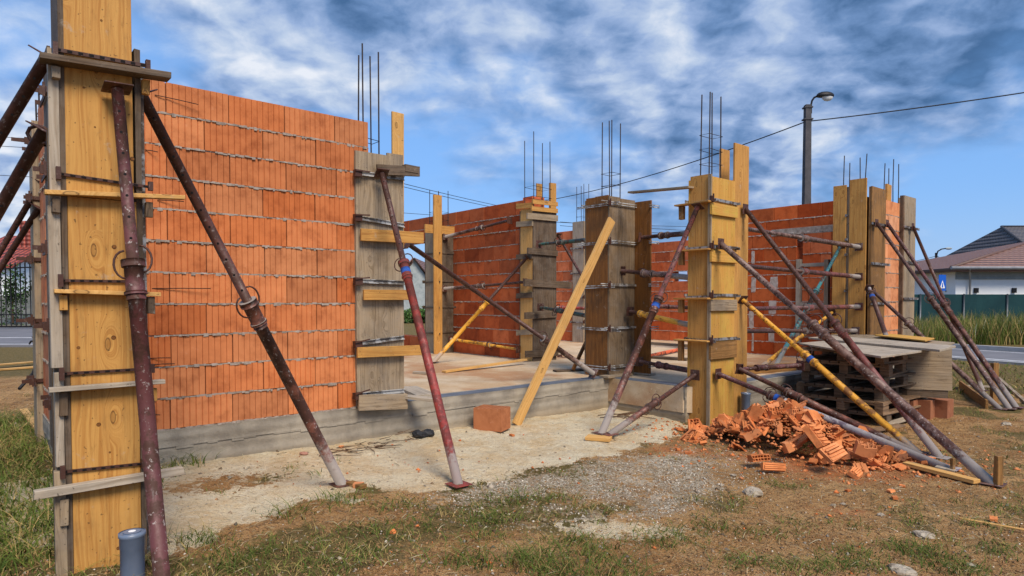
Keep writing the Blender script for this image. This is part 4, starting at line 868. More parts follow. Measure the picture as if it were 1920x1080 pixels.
P(pk(1200, 678, 139), pk(1300, 696, 155), 'dark brown horizontal prop low between the L-shaped column and the yellow column', .4, .034, 'pipe_brown', 'pipe_wine', base='perp', ring=False)
P(pk(1205, 445, 136), pk(1305, 436, 155), 'dark brown horizontal prop high between the L-shaped column and the yellow column', .4, .034, 'pipe_brown', 'pipe_brown', base='perp', ring=False)
P(pk(1200, 573, 112), pk(1300, 577, 116), 'thin wine red horizontal prop far behind the yellow one', .4, .032, 'pipe_wine', 'pipe_wine', base='perp', ring=False)
# right of the yellow column
P(pv(1398, 392, vc-.03), G0(1763, 857), 'long red prop from the top of the yellow column over the pallet stack', .53, .038, 'pipe_brown', 'pipe_wine_cem', head=-D2, wide=.04)
P(pv(1352, 457, vc-.08), G0(1863, 908), 'longest grey brown prop, its foot against the wooden stake at lower right', .43, .042, 'pipe_grey', 'pipe_grey', head=-D2, wide=.05)
P(pv(1393, 563, vc-.03), G0(1722, 850), 'yellow prop leaning across the pallet stack', .42, .036, 'pipe_yellow', 'pipe_yellow', band=True, wide=.05)
P(pv(1347, 701, vc-.05), G0(1780, 880), 'low sloping prop with white speckled lower tube over the brick rubble', .29, .036, 'pipe_wine', 'pipe_white', band=True, head=-D2, wide=.035)
P(pk(1387, 692, 158), G0(1727, 852), 'low sloping dark brown prop just behind the white speckled one', .32, .036, 'pipe_brown', 'pipe_rust_cem', wide=.03)
for (y0, y1, lb, m1, m2_, f) in ((428, 463, 'topmost of the four brown horizontal props crossing the right wall', 'pipe_grey', 'pipe_grey', .45), (498, 519, 'second from top of the four horizontal props crossing the right wall', 'pipe_brown', 'pipe_wine_cem', .45),
                             (579, 575, 'third from top of the four horizontal props crossing the right wall', 'pipe_wine', 'pipe_wine_cem', .5), (621, 620, 'lowest of the four horizontal props crossing the right wall', 'pipe_brown', 'pipe_grey', .5)):
    P(pk(1392, y0, 148), pu(1610 if y0 < 600 else 1604, y1, 4.64), lb, f, .036, m1, m2_, base=-D1 if False else 'perp', ring=True, wide=.03)
P(pk(1388, 692, 157), pk(1500, 685, 150), 'short wine coloured horizontal prop resting against the pallet stack', .3, .030, 'pipe_wine', 'pipe_wine', base='perp', ring=False)
P(pu(1576, 462, 4.60), pz(1452, 690, SLAB+.01), 'teal prop leaning on the upright yellow boards at the right corner', .40, .034, 'pipe_teal', 'pipe_teal', wide=.04)
P(pu(1560, 586, 4.60), pz(1425, 690, SLAB+.01), 'short yellow prop crossing the teal one', .32, .034, 'pipe_yellow', 'pipe_yellow', wide=.03)
P(pv(1644, 418, -1.56), G0(1893, 769), 'long grey prop at the right corner, left one of the crossing pair', .46, .036, 'pipe_brown', 'pipe_grey', head=-D2, wide=.03)
P(pv(1664, 419, -1.56), G0(1906, 768), 'long red brown prop at the right corner, right one of the crossing pair', .50, .036, 'pipe_wine', 'pipe_rust_cem', head=-D2, wide=.03)
P(pv(1712, 425, -1.56), pg(1843, 733), 'thin dark prop leaning on the far right grey column box', .5, .034, 'pipe_brown', 'pipe_rust', wide=.03, head=-D2)
P(pv(1634, 543, -1.56), G0(1876, 769), 'dark grey prop starting low on the olive plank column box', .33, .036, 'pipe_brown', 'pipe_grey', head=-D2, wide=.05)
P(pv(1630, 540, -1.58), pk(1665, 640, 128), 'short rusty prop ending on the top of the pallet stack', .12, .034, 'pipe_white', 'pipe_rust', base='perp', band=True, wide=.03)

# ------------------------------------------------------------------ loose timber
def board(name, label, a, b, w, t, n, mat, cat='board', group=None):
    mb = MB(); mb.plank(a, b, w, t, n, jit=.001); o = mb.build(name, mat, bevel=.002); return tag(o, label, cat, group)
a = pk(1145, 412, 150); b = G0(966, 797)
board('leaning_timber', 'long new yellow timber leaning against the tall L-shaped column', b+ZZ*.0, a, .115, .035, -D2, 'wood_new', 'timber')
board('foot_pad', 'small wooden pad under the feet of the two brown props', G0(1100, 824)+ZZ*.002, G0(1145, 829)+ZZ*.002, .14, .035, ZZ, 'wood_new', 'board')
board('plank', 'long grey plank bridging the tops of the L-shaped and yellow columns', pk(1182, 363, 141), pk(1296, 353, 158), .10, .025, ZZ, 'wood_grey')
zs = SLAB+.004
board('plank', 'yellow batten lying on the slab in front of the cleated column', pz(832, 699, zs), pz(985, 676, zs+.06), .09, .03, ZZ, 'wood_new')
board('plank', 'short offcut lying on the slab below the yellow prop', pz(776, 700, zs), pz(808, 702, zs), .07, .03, ZZ, 'wood_pale')
board('plank', 'flat plank end lying on the slab edge beside the grey plank column', pz(764, 729, zs), pz(800, 745, zs), .22, .03, ZZ, 'wood_pale')
board('plank', 'dark board lying on the floor between the two tall columns', pz(1215, 671, zs), pz(1290, 676, zs), .16, .04, ZZ, 'wood_dark')
board('plank', 'long grey board lying far back on the floor between the two tall columns', pz(1216, 645, zs), pz(1288, 650, zs), .12, .05, ZZ, 'wood_grey')
board('plank', 'thick brown beam lying on the slab right of the yellow column', pz(1400, 701, zs), pz(1488, 694, zs), .10, .11, ZZ, 'ply_old', 'beam')
board('plank', 'rust brown stick leaning behind the L-shaped column, foot on a dark board', pz(1073, 693, zs+.03), pk(1098, 640, 128), .05, .03, -D2, 'ply_brown')
board('plank', 'dark board under the foot of the rust brown stick', pz(1040, 697, zs), pz(1100, 694, zs), .12, .025, ZZ, 'wood_dark')
mb = MB(); mb.tube(pz(1215, 668, SLAB+.05), pz(1275, 655, SLAB+.05), .035, n=12); tag(mb.build('plastic_pipe', 'pipe_orange'), 'orange pipe lying on the slab between the two tall columns', 'pipe')
board('plank', 'long brown board on the soil at the right end of the rubble', G0(1698, 876)+ZZ*.01, G0(1832, 908)+ZZ*.01, .09, .03, ZZ, 'wood_new')
board('plank', 'pale offcut under the foot of the white speckled prop', G0(1755, 878)+ZZ*.0, G0(1792, 884), .10, .025, ZZ, 'wood_pale')
board('plank', 'thin pale lath on the grass beyond the right props', pg(1800, 728)+ZZ*.03, pg(1862, 730)+ZZ*.03, .05, .025, ZZ, 'wood_pale')
board('plank', 'pale offcut lying in the weeds left of the nearest column', pg(44, 776)+ZZ*.03, pg(74, 812)+ZZ*.02, .07, .03, ZZ, 'wood_new')
for i, (x0, y0, x1, y1, lb) in enumerate(((-20, 692, 78, 683, 'upper of the two pale planks stacked on bare soil at far left'), (-20, 697, 76, 690, 'lower of the two pale planks stacked on bare soil at far left'))):
    board('plank', lb, pg(x0, y0)+ZZ*(.05-.04*i), pg(x1, y1)+ZZ*(.05-.04*i), .16, .03, ZZ, 'wood_new')
def stake(px, yb, yt, w, lb):
    p = G0(px, yb); k = F/p.y; h = (yb-yt)/k; mb = MB(); mb.box(p-V((w/2, 0, .05)), (w, .01, 0), (-.01, w*.7, 0), (0, 0, h+.05), jit=.004); tag(mb.build('wooden_stake', 'ply_old', bevel=.003), lb, 'stake')
stake(1877, 912, 852, .055, 'square wooden stake holding the foot of the longest prop'); stake(1868, 757, 681, .085, 'thick wooden stake standing between the right corner props')
stake(1790, 884, 858, .035, 'tiny stake beside the foot of the white speckled prop')
board('plank', 'grey lath leaning behind the thick stake at the right edge', pg(1930, 762), pg(1872, 712)+ZZ*.0+ZZ*.02, .05, .03, ZZ, 'wood_grey')
board('plank', 'dark low board on edge right of the pallet stack', pg(1800, 728), pg(1850, 768), .03, .13, ZZ, 'ply_old')
board('plank', 'long thin lath lying on the soil at the right edge', pg(1800, 975)+ZZ*.01, pg(1925, 998)+ZZ*.01, .02, .008, ZZ, 'wood_new')

# ------------------------------------------------------------------ pallets
pc = G0(1657, 800); PU, PV_ = UV(pc)
wood('pallet_wood', (.27, .165, .09), (.12, .07, .038), st=.5, grey=.12, knots=.5)
def pallet(o, ax, ay, z, label, L=1.20, Wd=1.0):
    root = empty('pallet', o+ZZ*z, label, 'pallet', 'wooden pallets stacked beside the yellow column'); mt_ = random.choice(['wood_dark', 'pallet_wood', 'pallet_wood'])
    def bx(nm, a, b, c, d, z0, z1, m_): mb = MB(); mb.box(o+ax*a+ay*b+ZZ*(z+z0), ax*(c-a), ay*(d-b), ZZ*(z1-z0), jit=.003); mb.build(nm, m_, root)
    for b in (0, Wd/2-.05, Wd-.10): bx('bottom_board', 0, b, L, b+.10, 0, .022, mt_)
    for a in (0, L/2-.07, L-.14):
        for b in (0, Wd/2-.05, Wd-.10): bx('spacer_block', a+.002, b+.003, a+.14, b+.098, .023, .10, mt_)
        bx('cross_board', a, .002, a+.14, Wd, .101, .122, mt_)
    n = 9
    for i in range(n): w = Wd/n; bx('deck_board', 0, i*w+.004, L, (i+1)*w-.010, .123, .145, mt_)
names = ['bottom pallet of the stack', 'second pallet from the ground', 'third pallet from the ground', 'middle pallet of the stack', 'third pallet from the top', 'topmost pallet of the stack under the loose boards']
for i, nm in enumerate(names):
    j = random.uniform(-.09, .07); an = random.uniform(-.09, .09); ax = (D1*math.cos(an)+D2*math.sin(an)); ay = (D2*math.cos(an)-D1*math.sin(an))
    pallet(W(PU+j+.02*i, PV_+random.uniform(-.03, .03), gh(pc.x, pc.y)-.01), ax, ay, i*.147, nm+', worn and dark')
zt = 6*.147+gh(pc.x, pc.y)
def sheet(label, corners, z, t, mat, name='plank'):
    pts = [pz(x, y, z) for x, y in corners]; mb = MB(); mb.prism(pts, ZZ*t); tag(mb.build(name, mat, bevel=.002), label, 'board')
sheet('wide pale board lying on top of the pallet stack, front one', ((1498, 646), (1568, 640), (1742, 659), (1652, 672)), zt+.004, .022, 'wood_pale')
sheet('long whitish plank sticking out to the right from the top of the pallet stack', ((1516, 636), (1560, 632), (1792, 652), (1762, 660)), zt+.029, .026, 'wood_pale')
sheet('grey plank at the back of the pallet top', ((1555, 630), (1600, 627), (1790, 645), (1775, 650)), zt+.006, .022, 'wood_grey')
sheet('thin orange board lying across the back planks of the pallet stack', ((1640, 630), (1660, 627), (1752, 636), (1735, 641)), zt+.058, .018, 'ply_bright')
# grey plank panel on edge beyond the stack, blocks under it
pa_, pb_ = pk(1700, 728, 150), pk(1786, 728, 153); mb = MB(); dd_ = pb_-pa_; dd_.z = 0; pa_.z = 0
for i, (z0, z1) in enumerate(((.33, .50), (.502, .68), (.682, .845))): mb.box(pa_+ZZ*z0, dd_*(1-.01*i), D2*.022, ZZ*(z1-z0), jit=.003)
mb.box(pa_+ZZ*.34+D2*.024, dd_*.08, D2*.03, ZZ*.48); mb.box(pa_+dd_*.85+ZZ*.34+D2*.024, dd_*.08, D2*.03, ZZ*.48)
tag(mb.build('formwork_panel', 'wood_grey', bevel=.002), 'grey plank panel standing on edge at the right side of the pallet stack', 'panel')
for i, px in enumerate((1712, 1744, 1776)):
    q = pk(px, 790, 152); q.z = gh(q.x, q.y)-.01; mb = MB(); block(mb, q, D1, -D2, .25, .30, .238, True, (.30, .12, .06)); tag(mb.build('hollow_brick', 'clay'), ['left', 'middle', 'right'][i]+' orange block under the grey panel beside the pallet stack', 'brick')
mb = MB(); mb.box(pa_+dd_*.05+ZZ*.232+D2*.02, dd_*.9, D2*.2, ZZ*.095); tag(mb.build('timber_packing', 'wood_dark'), 'dark timber packing between the blocks and the grey panel', 'timber')
for i, (x0, y0, x1, y1, w, m_, lb) in enumerate(((1500, 806, 1600, 812, .09, 'pallet_wood', 'broken dark board at the foot of the pallet stack, left'), (1590, 822, 1690, 806, .10, 'pallet_wood', 'broken dark board at the foot of the pallet stack, under the yellow prop'), (1660, 800, 1712, 792, .09, 'wood_pale', 'pale splintered board sticking out at the lower right of the pallet stack'), (1490, 742, 1510, 728, .12, 'pallet_wood', 'short board leaning at the left side of the pallet stack'))):
    board('plank', lb, G0(x0, y0)+ZZ*(.02 if i < 3 else .22), G0(x1, y1)+ZZ*(.05 if i < 3 else .30), w, .022, ZZ, m_)
# ------------------------------------------------------------------ pipes, bricks, small things
def pvc(px, yt, yb, label):
    p = G0(px, yb); k = F/p.y; r = .052; h = (yb-yt)/k; root = empty('drain_pipe', p, label, 'pipe', 'blue drain pipe stubs'); q = p
    n = 28; prof = [(r, -.1), (r, h-.075), (r+.003, h-.072), (r+.003, h-.022), (r+.007, h-.018), (r+.007, h-.001), (r+.003, h)]
    mb = MB(); b = 0
    for (rr, z) in prof:
        for i in range(n): t = 2*math.pi*i/n; mb.v.append(p+V((rr*math.cos(t), rr*math.sin(t), z)))
    for s in range(len(prof)-1):
        for i in range(n): j = (i+1) % n; mb.face([s*n+i, s*n+j, (s+1)*n+j, (s+1)*n+i], [(0, 0)]*4, 0, (1, 1, 1), True)
    mb.build('pipe', 'pvc', root)
    mb = MB(); mb.tube(p+ZZ*(h-.012), p+ZZ*(h-.004), r+.0065, n=n); mb.tube(p+ZZ*(h-.004), p+ZZ*(h+.003), r-.012, r-.014, n=n); mb.build('cap', 'pvc', root)
    mb = MB(); mb.tube(p+ZZ*(h+.0035)+V((.0, 0, 0)), p+ZZ*(h+.0042), .016, n=16); mb.build('sticker', 'sign_white', root)
pvc(249, 992, 1085, 'capped blue drain pipe stub at the foot of the nearest column'); pvc(1398, 738, 789, 'capped blue drain pipe stub between the yellow column and the rubble')

def lattice(nx, ny, cell, wall_, H, seed, L=None, warp=.15, solid_side=True, c=(.64, .215, .07)):
    """hollow brick piece: a grid of cells open along z"""
    rnd = random.Random(seed); xs = [0]; ys = [0]
    for i in range(nx): xs += [xs[-1]+wall_, xs[-1]+wall_+cell]
    xs.append(xs[-1]+wall_)
    for i in range(ny): ys += [ys[-1]+wall_, ys[-1]+wall_+cell*.8]
    ys.append(ys[-1]+wall_)
    cx, cy = xs[-1]/2, ys[-1]/2; mb = MB(); off = V((seed*3.1, seed*1.7, 0)); idx = {}
    def vert(i, j, k):
        if (i, j, k) not in idx:
            p = V((xs[i]-cx, ys[j]-cy, (H if k else 0)))
            if warp:
                nz = mnoise.noise(p*9+off); top = H*warp*(1.2*nz+.9*mnoise.noise(p*25+off)) if k else H*warp*.6*mnoise.noise(p*11-off)
                p = p+V((0, 0, top)); 
            idx[(i, j, k)] = len(mb.v); mb.v.append(p)
        return idx[(i, j, k)]
    NX, NY = len(xs)-1, len(ys)-1; z4 = [(0, 0), (0, .1), (.1, .1), (.1, 0)]
    def q(a): mb.face(a, z4, 0, c)
    for i in range(NX):
        for j in range(NY):
            if i % 2 and j % 2:
                for (a, b, d, e) in ((i, j, i+1, j), (i+1, j, i+1, j+1), (i+1, j+1, i, j+1), (i, j+1, i, j)): q([vert(a, b, 0), vert(a, b, 1), vert(d, e, 1), vert(d, e, 0)])
            else: q([vert(i, j, 1), vert(i+1, j, 1), vert(i+1, j+1, 1), vert(i, j+1, 1)]); q([vert(i, j, 0), vert(i, j+1, 0), vert(i+1, j+1, 0), vert(i+1, j, 0)])
    for i in range(NX): q([vert(i, 0, 0), vert(i+1, 0, 0), vert(i+1, 0, 1), vert(i, 0, 1)]); q([vert(i+1, NY, 0), vert(i, NY, 0), vert(i, NY, 1), vert(i+1, NY, 1)])
    for j in range(NY): q([vert(0, j+1, 0), vert(0, j, 0), vert(0, j, 1), vert(0, j+1, 1)]); q([vert(NX, j, 0), vert(NX, j+1, 0), vert(NX, j+1, 1), vert(NX, j, 1)])
    return mb
def ribbed(L, Wd, t, nr, seed, c=(.64, .215, .07)):
    """broken outer shell of a block: a slab with shallow ribs"""
    rnd = random.Random(seed); mb = MB(); w = Wd/nr
    for i in range(nr):
        l = L*rnd.uniform(.75, 1.08); o = rnd.uniform(-.01, .01); h = t*(1 if i % 2 else .68)
        mb.box((-L/2+o, -Wd/2+i*w, 0), (l, 0, 0), (0, w+.0004, 0), (0, 0, h), 0, c, jit=.0015)
    if rnd.random() < .7:
        for k in range(rnd.randint(1, 3)): y = rnd.uniform(-Wd/2, Wd/2-.012); mb.box((-L/2*.9, y, -.03), (L*.8, 0, 0), (0, .009, 0), (0, 0, .031), 0, c, jit=.002)
    return mb
def chunk(s, seed, c=(.64, .215, .07)):
    rnd = random.Random(seed); mb = MB(); mb.box((-s/2, -s*.35, 0), (s, 0, 0), (0, s*.7, 0), (0, 0, s*.35), 0, c, jit=s*.09); return mb
# whole brick at the wall
wbk = lattice(7, 6, .040, .0105, .235, 3, warp=.004, c=(.42, .15, .06)); o = wbk.build('hollow_brick', 'clay_rubble', origin=(0, 0, 0)); p = G0(922, 808)
o.location = p+V((0, .12, -.005)); o.rotation_euler = (0, 0, R(-24)); o.scale = (.9, .9, 1); tag(o, 'whole orange hollow brick standing at the foot of the leaning timber', 'brick')
# rubble heap
def heap(x, y):
    dx, dy = x-2.82, y-6.35; a = R(-38); p = dx*math.cos(a)+dy*math.sin(a); q = -dx*math.sin(a)+dy*math.cos(a)
    h = .34*math.exp(-((p+.12)/.52)**2-(q/.42)**2)+.15*math.exp(-(p/.98)**2-(q/.52)**2)
    return max(0, h-.022)
xs = np.arange(1.5, 4.6, .03); ys = np.arange(4.9, 7.9, .03)
def heapf(X, Y): return np.vectorize(heap)(X, Y)*.80+ghn(X, Y)+(fbm(X, Y, 9, 3, 2)-.5)*.05-.03
o = grid_mesh('crushed_brick', xs, ys, heapf, 'clay_rubble'); a_ = o.data.color_attributes.new('Col', 'FLOAT_COLOR', 'POINT'); a_.data.foreach_set('color', np.tile([.40, .14, .05, 1.], len(o.data.vertices)))
tag(o, 'fine crushed brick filling the rubble heap', kind='stuff')
RG = 'broken hollow brick pieces in the heap'
LB = {'l': 'broken piece of orange brick with open honeycomb holes in the rubble heap', 'r': 'broken ribbed shell of an orange brick in the rubble heap', 'c': 'small jagged solid bit of orange brick in the rubble heap'}
protos = []
for i, (nx, ny, H) in enumerate(((3, 3, .10), (4, 3, .07), (5, 3, .09), (3, 2, .10), (2, 3, .09), (6, 2, .07), (4, 2, .06))): protos.append(('l', lattice(nx, ny, .024, .0075, H, 10+i, warp=.45)))
for i, (L_, w_, t_, n_) in enumerate(((.20, .14, .013, 7), (.15, .10, .012, 5), (.24, .09, .016, 5), (.12, .12, .012, 6), (.18, .20, .013, 9))): protos.append(('r', ribbed(L_, w_, t_, n_, 30+i)))
for i, (L_, w_, h_) in enumerate(((.14, .09, .03), (.11, .12, .025), (.17, .06, .035))):
    protos.append(('r', ribbed(L_, w_, h_*.6, 5, 80+i)))
for i in range(3): protos.append(('c', chunk((.06, .085, .05)[i], 50+i)))
po = []
for k, mb in protos:
    v_ = random.uniform(.8, 1.15); mb.c = [(a*v_, b*v_*random.uniform(.98, 1.02), c*v_) for a, b, c in mb.c]
    o = mb.build('brick_fragment', 'clay_rubble', origin=(0, 0, 0)); po.append((k, o))
def gen_shards(rng, n):
    t = rng.normal(0, .72, n); q = rng.normal(0, .36, n); a = R(-38); x = 2.82+t*math.cos(a)-q*math.sin(a); y = 6.35+t*math.sin(a)+q*math.cos(a); m_ = rng.uniform(.55, 1.25, (n, 1))
    return x, y, rng.uniform(.010, .034, n), m_*np.array([[.55, .20, .075]])
_gz = ghn; ghn_ = ghn
def _shards():
    global ghn
    keep = ghn; ghn = lambda x, y: keep(x, y)+np.vectorize(heap)(x, y)*.86
    scatter_chips('brick_shards', 1500, gen_shards, 'chipmat', None, None, .0, label='small broken brick shards filling the gaps of the rubble heap'); ghn = keep
_shards()
used = set(); rr = random.Random(11); n = 0; tries = 0
while n < 290 and tries < 8000:
    tries += 1; t = rr.gauss(-.08, .64); s_ = rr.gauss(0, .34); a = R(-38); x = 2.82+t*math.cos(a)-s_*math.sin(a); y = 6.35+t*math.sin(a)+s_*math.cos(a); h = heap(x, y)
    if h < .012 and rr.random() > .06: continue
    if abs(t) > 1.35: continue
    i = rr.choice([0, 1, 2, 3, 4, 5, 6, 7, 8, 9, 10, 11, 7, 8, 9, 10, 8, 10, 12, 13, 14, 12, 13, 14, 15, 16]) if h > .03 else rr.choice([7, 8, 10, 12, 13, 14, 15, 16, 17, 15, 16]); k, src = po[i]
    if i in used: o = src.copy(); COL.objects.link(o)
    else: o = src; used.add(i)
    sc = rr.uniform(.65, 1.2); o.scale = (sc,)*3; o.location = (x, y, gh(x, y)+h*.86+rr.uniform(-.035, .012))
    o.rotation_euler = (rr.uniform(-.9, .9) if k != 'r' else rr.uniform(-.6, .6), rr.uniform(-.8, .8), rr.uniform(0, 6.28))
    if k == 'l' and rr.random() < .45: o.rotation_euler = (rr.choice((1.57, -1.57))+rr.uniform(-.4, .4), rr.uniform(-.3, .3), rr.uniform(-.9, .9))
    tag(o, LB[k], 'brick piece', RG+' - '+{'l': 'honeycomb', 'r': 'ribbed shells', 'c': 'solid bits'}[k]); n += 1
for i, (k, o) in enumerate(po):
    if i not in used: bpy.data.objects.remove(o)
def special(mb, px, py, k, rot, label, sc=1.):
    o = mb.build('brick_fragment', 'clay_rubble', origin=(0, 0, 0)); o.location = pk(px, py, k); o.rotation_euler = tuple(R(t) for t in rot); o.scale = (sc,)*3; tag(o, label, 'brick piece')
def shellblock(L, Wd, H, seed, c=(.68, .235, .078)):
    mb = lattice(int(L/.045), int(Wd/.036), .036, .009, H, seed, warp=.05, c=c); w = mb
    nr = 5
    x0 = -L*.47; Ls = L*.94/nr
    for i in range(nr): w.box((x0+i*Ls, -Wd*.62, H*.02), (Ls*.62, 0, 0), (0, .02+Wd*.02, 0), (0, 0, H*.95), 0, c, jit=.0015)
    return w
def ribblock(L, Wd, H, nr, seed, c=(.68, .235, .078)):
    rnd = random.Random(seed); mb = MB(); mb.box((-L/2, -Wd/2, 0), (L, 0, 0), (0, Wd, 0), (0, 0, H), 0, c, jit=.008); w = Wd/nr
    for i in range(nr):
        a = rnd.uniform(0, .12)*L; b = rnd.uniform(.85, 1.03)*L; mb.box((-L/2+a, -Wd/2+i*w+w*.12, H-.004), (b-a, 0, 0), (0, w*.66, 0), (0, 0, .012+rnd.choice((0, 0, .016))), 0, c, jit=.0025)
    return mb
special(ribblock(.27, .22, .07, 6, 61), 1524, 822, 204, (48, 8, 52), 'largest piece with deep grooves lying tilted in the middle of the heap')
special(ribblock(.20, .14, .09, 5, 62), 1466, 778, 176, (62, 4, 0), 'thick block piece on the very top of the heap')
special(ribblock(.19, .08, .05, 3, 63), 1472, 840, 210, (60, 8, 78), 'upright ribbed brick piece standing left of the largest piece')
special(ribblock(.20, .14, .04, 5, 64), 1560, 852, 222, (38, -14, 24), 'flat stepped piece at the front middle of the heap')
special(lattice(5, 3, .027, .008, .12, 65, warp=.3), 1618, 852, 214, (14, 12, -14), 'piece with honeycomb front at the right foot of the heap', .85)
special(lattice(6, 2, .024, .008, .07, 66, warp=.3), 1418, 858, 216, (80, 0, 18), 'piece with a row of holes lying at the front left foot of the heap', .9)
special(ribblock(.24, .08, .05, 4, 67), 1448, 876, 224, (70, 3, 4), 'long low brick piece at the front foot of the heap', .8)
special(ribbed(.36, .035, .03, 2, 68), 1625, 862, 212, (10, 20, -32), 'long thin brick strip pointing down the right side of the heap')
special(ribblock(.16, .12, .05, 5, 69), 1602, 890, 226, (30, -10, 40), 'tilted brick piece lying apart in front of the heap', .7)

def rock(mbr, s, seed, sq=.55, c=(1, 1, 1)):
    n1, n2 = 14, 8; off = V((seed*2.3, seed, 0)); b = len(mbr.v)
    for i in range(n2+1):
        for j in range(n1):
            th = math.pi*i/n2; ph = 2*math.pi*j/n1; d = V((math.sin(th)*math.cos(ph), math.sin(th)*math.sin(ph), math.cos(th)*sq)); r = s*(1+.35*mnoise.noise(d*1.6+off)+.18*mnoise.noise(d*5+off)); mbr.v.append(d*r)
    for i in range(n2):
        for j in range(n1): j2 = (j+1) % n1; mbr.face([b+i*n1+j, b+(i+1)*n1+j, b+(i+1)*n1+j2, b+i*n1+j2], [(0, 0)]*4, 0, c, False)
for i, (px, py, s, lb, m_) in enumerate(((1412, 929, .10, 'rough grey white lump of mortar in front of the rubble', 'stone'), (1733, 1006, .085, 'flat pale stone at lower right', 'stone'), (1376, 895, .035, 'small whitish stone left of the mortar lump', 'stone'), (1562, 948, .03, 'left one of two small smooth pebbles', 'stone'), (1581, 947, .024, 'right one of two small smooth pebbles', 'stone'),
                                     (1652, 966, .035, 'brown pebble in the middle right foreground', 'stone'), (1690, 1072, .09, 'pale flat stone cut by the lower edge of the picture', 'stone'), (1887, 797, .07, 'white stone right of the longest prop', 'stone'), (570, 851, .05, 'reddish stone at the foot of the big wall', 'clay_inner'), (1820, 1062, .03, 'small grey stone at the lower right corner', 'stone'), (1238, 865, .03, 'grey pebble on the gravel', 'stone'))):
    s = s*.72; mb = MB(); rock(mb, s, i+3, .5 if 'flat' not in lb else .35, (1, 1, 1) if m_ == 'stone' else (.34, .17, .12)); o = mb.build('stone', m_, origin=(0, 0, 0)); p = G0(px, py); o.location = p+ZZ*s*.05; o.rotation_euler = (0, 0, i*1.1); tag(o, lb, 'stone')
for i, (px, py, s, lb) in enumerate(((672, 918, .07, 'orange brick chip behind the pale foot plate of the long prop'), (640, 838, .04, 'brick chip on the sand below the big wall'), (1390, 900, .03, 'tiny brick chip in front of the heap'), (1692, 912, .04, 'brick chip right of the tilted piece'), (1670, 925, .05, 'brick shard below the heap, upper of two'), (1678, 938, .045, 'brick shard below the heap, lower of two'),
                                 (960, 815, .05, 'brick chip beside the red prop and the whole brick'), (315, 870, .05, 'brick chips under the white board of the nearest column'), (1862, 976, .06, 'orange brick shard at the right edge'), (1270, 847, .05, 'brick shard left of the heap, nearer the yellow column'), (1290, 852, .055, 'brick shard left of the heap, nearer the rubble'), (1590, 925, .04, 'small brick shard in front of the heap middle'))):
    o = chunk(s, 90+i).build('brick_fragment', 'clay_rubble', origin=(0, 0, 0)); o.location = G0(px, py)+ZZ*.002; o.rotation_euler = (0, 0, i*.9); tag(o, lb, 'brick piece')
board('wood_block', 'small brown wood wedge at the foot of the long rusty prop', G0(655, 912), G0(682, 922), .06, .03, ZZ, 'ply_old', 'wood block')
# black rubber lump, twigs
for i, (px, lb) in enumerate(((786, 'left of two black rubber pieces lying at the foundation'), (803, 'right of two black rubber pieces lying at the foundation'))):
    mb = MB(); rock(mb, .062, 40+i, .62); o = mb.build('rubber_scrap', 'black_rubber', origin=(0, 0, 0)); o.location = G0(px, 822-3*i)+ZZ*.03; tag(o, lb, 'rubbish')
mb = MB(); rr = random.Random(3)
for i in range(46):
    p = G0(rr.uniform(590, 770), 0+rr.uniform(812, 850)) if False else None
    px = rr.uniform(595, 790); py = 858-(px-560)*.185+rr.uniform(-6, 10); p = G0(px, py)+ZZ*rr.uniform(.003, .03); a = rr.uniform(-.6, .9); L_ = rr.uniform(.06, .26); pts = [p]
    for k in range(3): a += rr.uniform(-.5, .5); pts.append(pts[-1]+V((math.cos(a)*L_/3, math.sin(a)*L_/3, rr.uniform(-.012, .014))))
    mb.path(pts, [.004, .0035, .0025, .0015], 4, 0, rr.choice([(.10, .06, .035), (.16, .09, .05), (.06, .04, .025)]))
tag(mb.build('twigs', 'leafmat', origin=(0, 0, 0)), 'dry dark twigs lying along the foot of the foundation', kind='stuff')
mb = MB()
for i in range(9):
    p = G0(rr.uniform(1130, 1190), rr.uniform(774, 788)) if False else G0(1120+rr.random()*60, 776+rr.random()*10); a = rr.uniform(-.3, .5); mb.path([p+ZZ*.01, p+V((math.cos(a)*.2, math.sin(a)*.2, .03)), p+V((math.cos(a)*.38, math.sin(a)*.38, .01))], .005, 5, 0, (.12, .07, .04))
tag(mb.build('wire_scrap', 'leafmat', origin=(0, 0, 0)), 'loose rusty wire lying at the inner corner of the foundation', kind='stuff')
# thin wires sticking out of the big wall's joints
for i, (x0, y0, x1, y1) in enumerate(((290, 178, 372, 196), (272, 281, 296, 285), (295, 375, 345, 378), (285, 541, 395, 541), (280, 672, 320, 671), (280, 684, 328, 682), (286, 778, 300, 778))):
    a, b = pv(x0, y0, -.004), pv(x1, y1, -.05); mb = MB(); mb.path([a, (a+b)/2+ZZ*.002, b], .0035, 5); tag(mb.build('tie_wire', 'rebar'), ['topmost', 'second', 'third', 'long middle', 'upper of the low pair of', 'lower of the low pair of', 'lowest'][i]+' thin steel wires sticking out of the big orange wall', 'wire')
# paper sheet on the far wall and window gap stuff
mb = MB(); a = pk(1215, 566, 98); mb.box(a, V((.12, 0, 0)), V((0, .01, 0)), ZZ*.42); tag(mb.build('information_sheet', 'sign_white'), 'small dark framed notice on the far orange wall between the tall columns', 'notice') if False else None

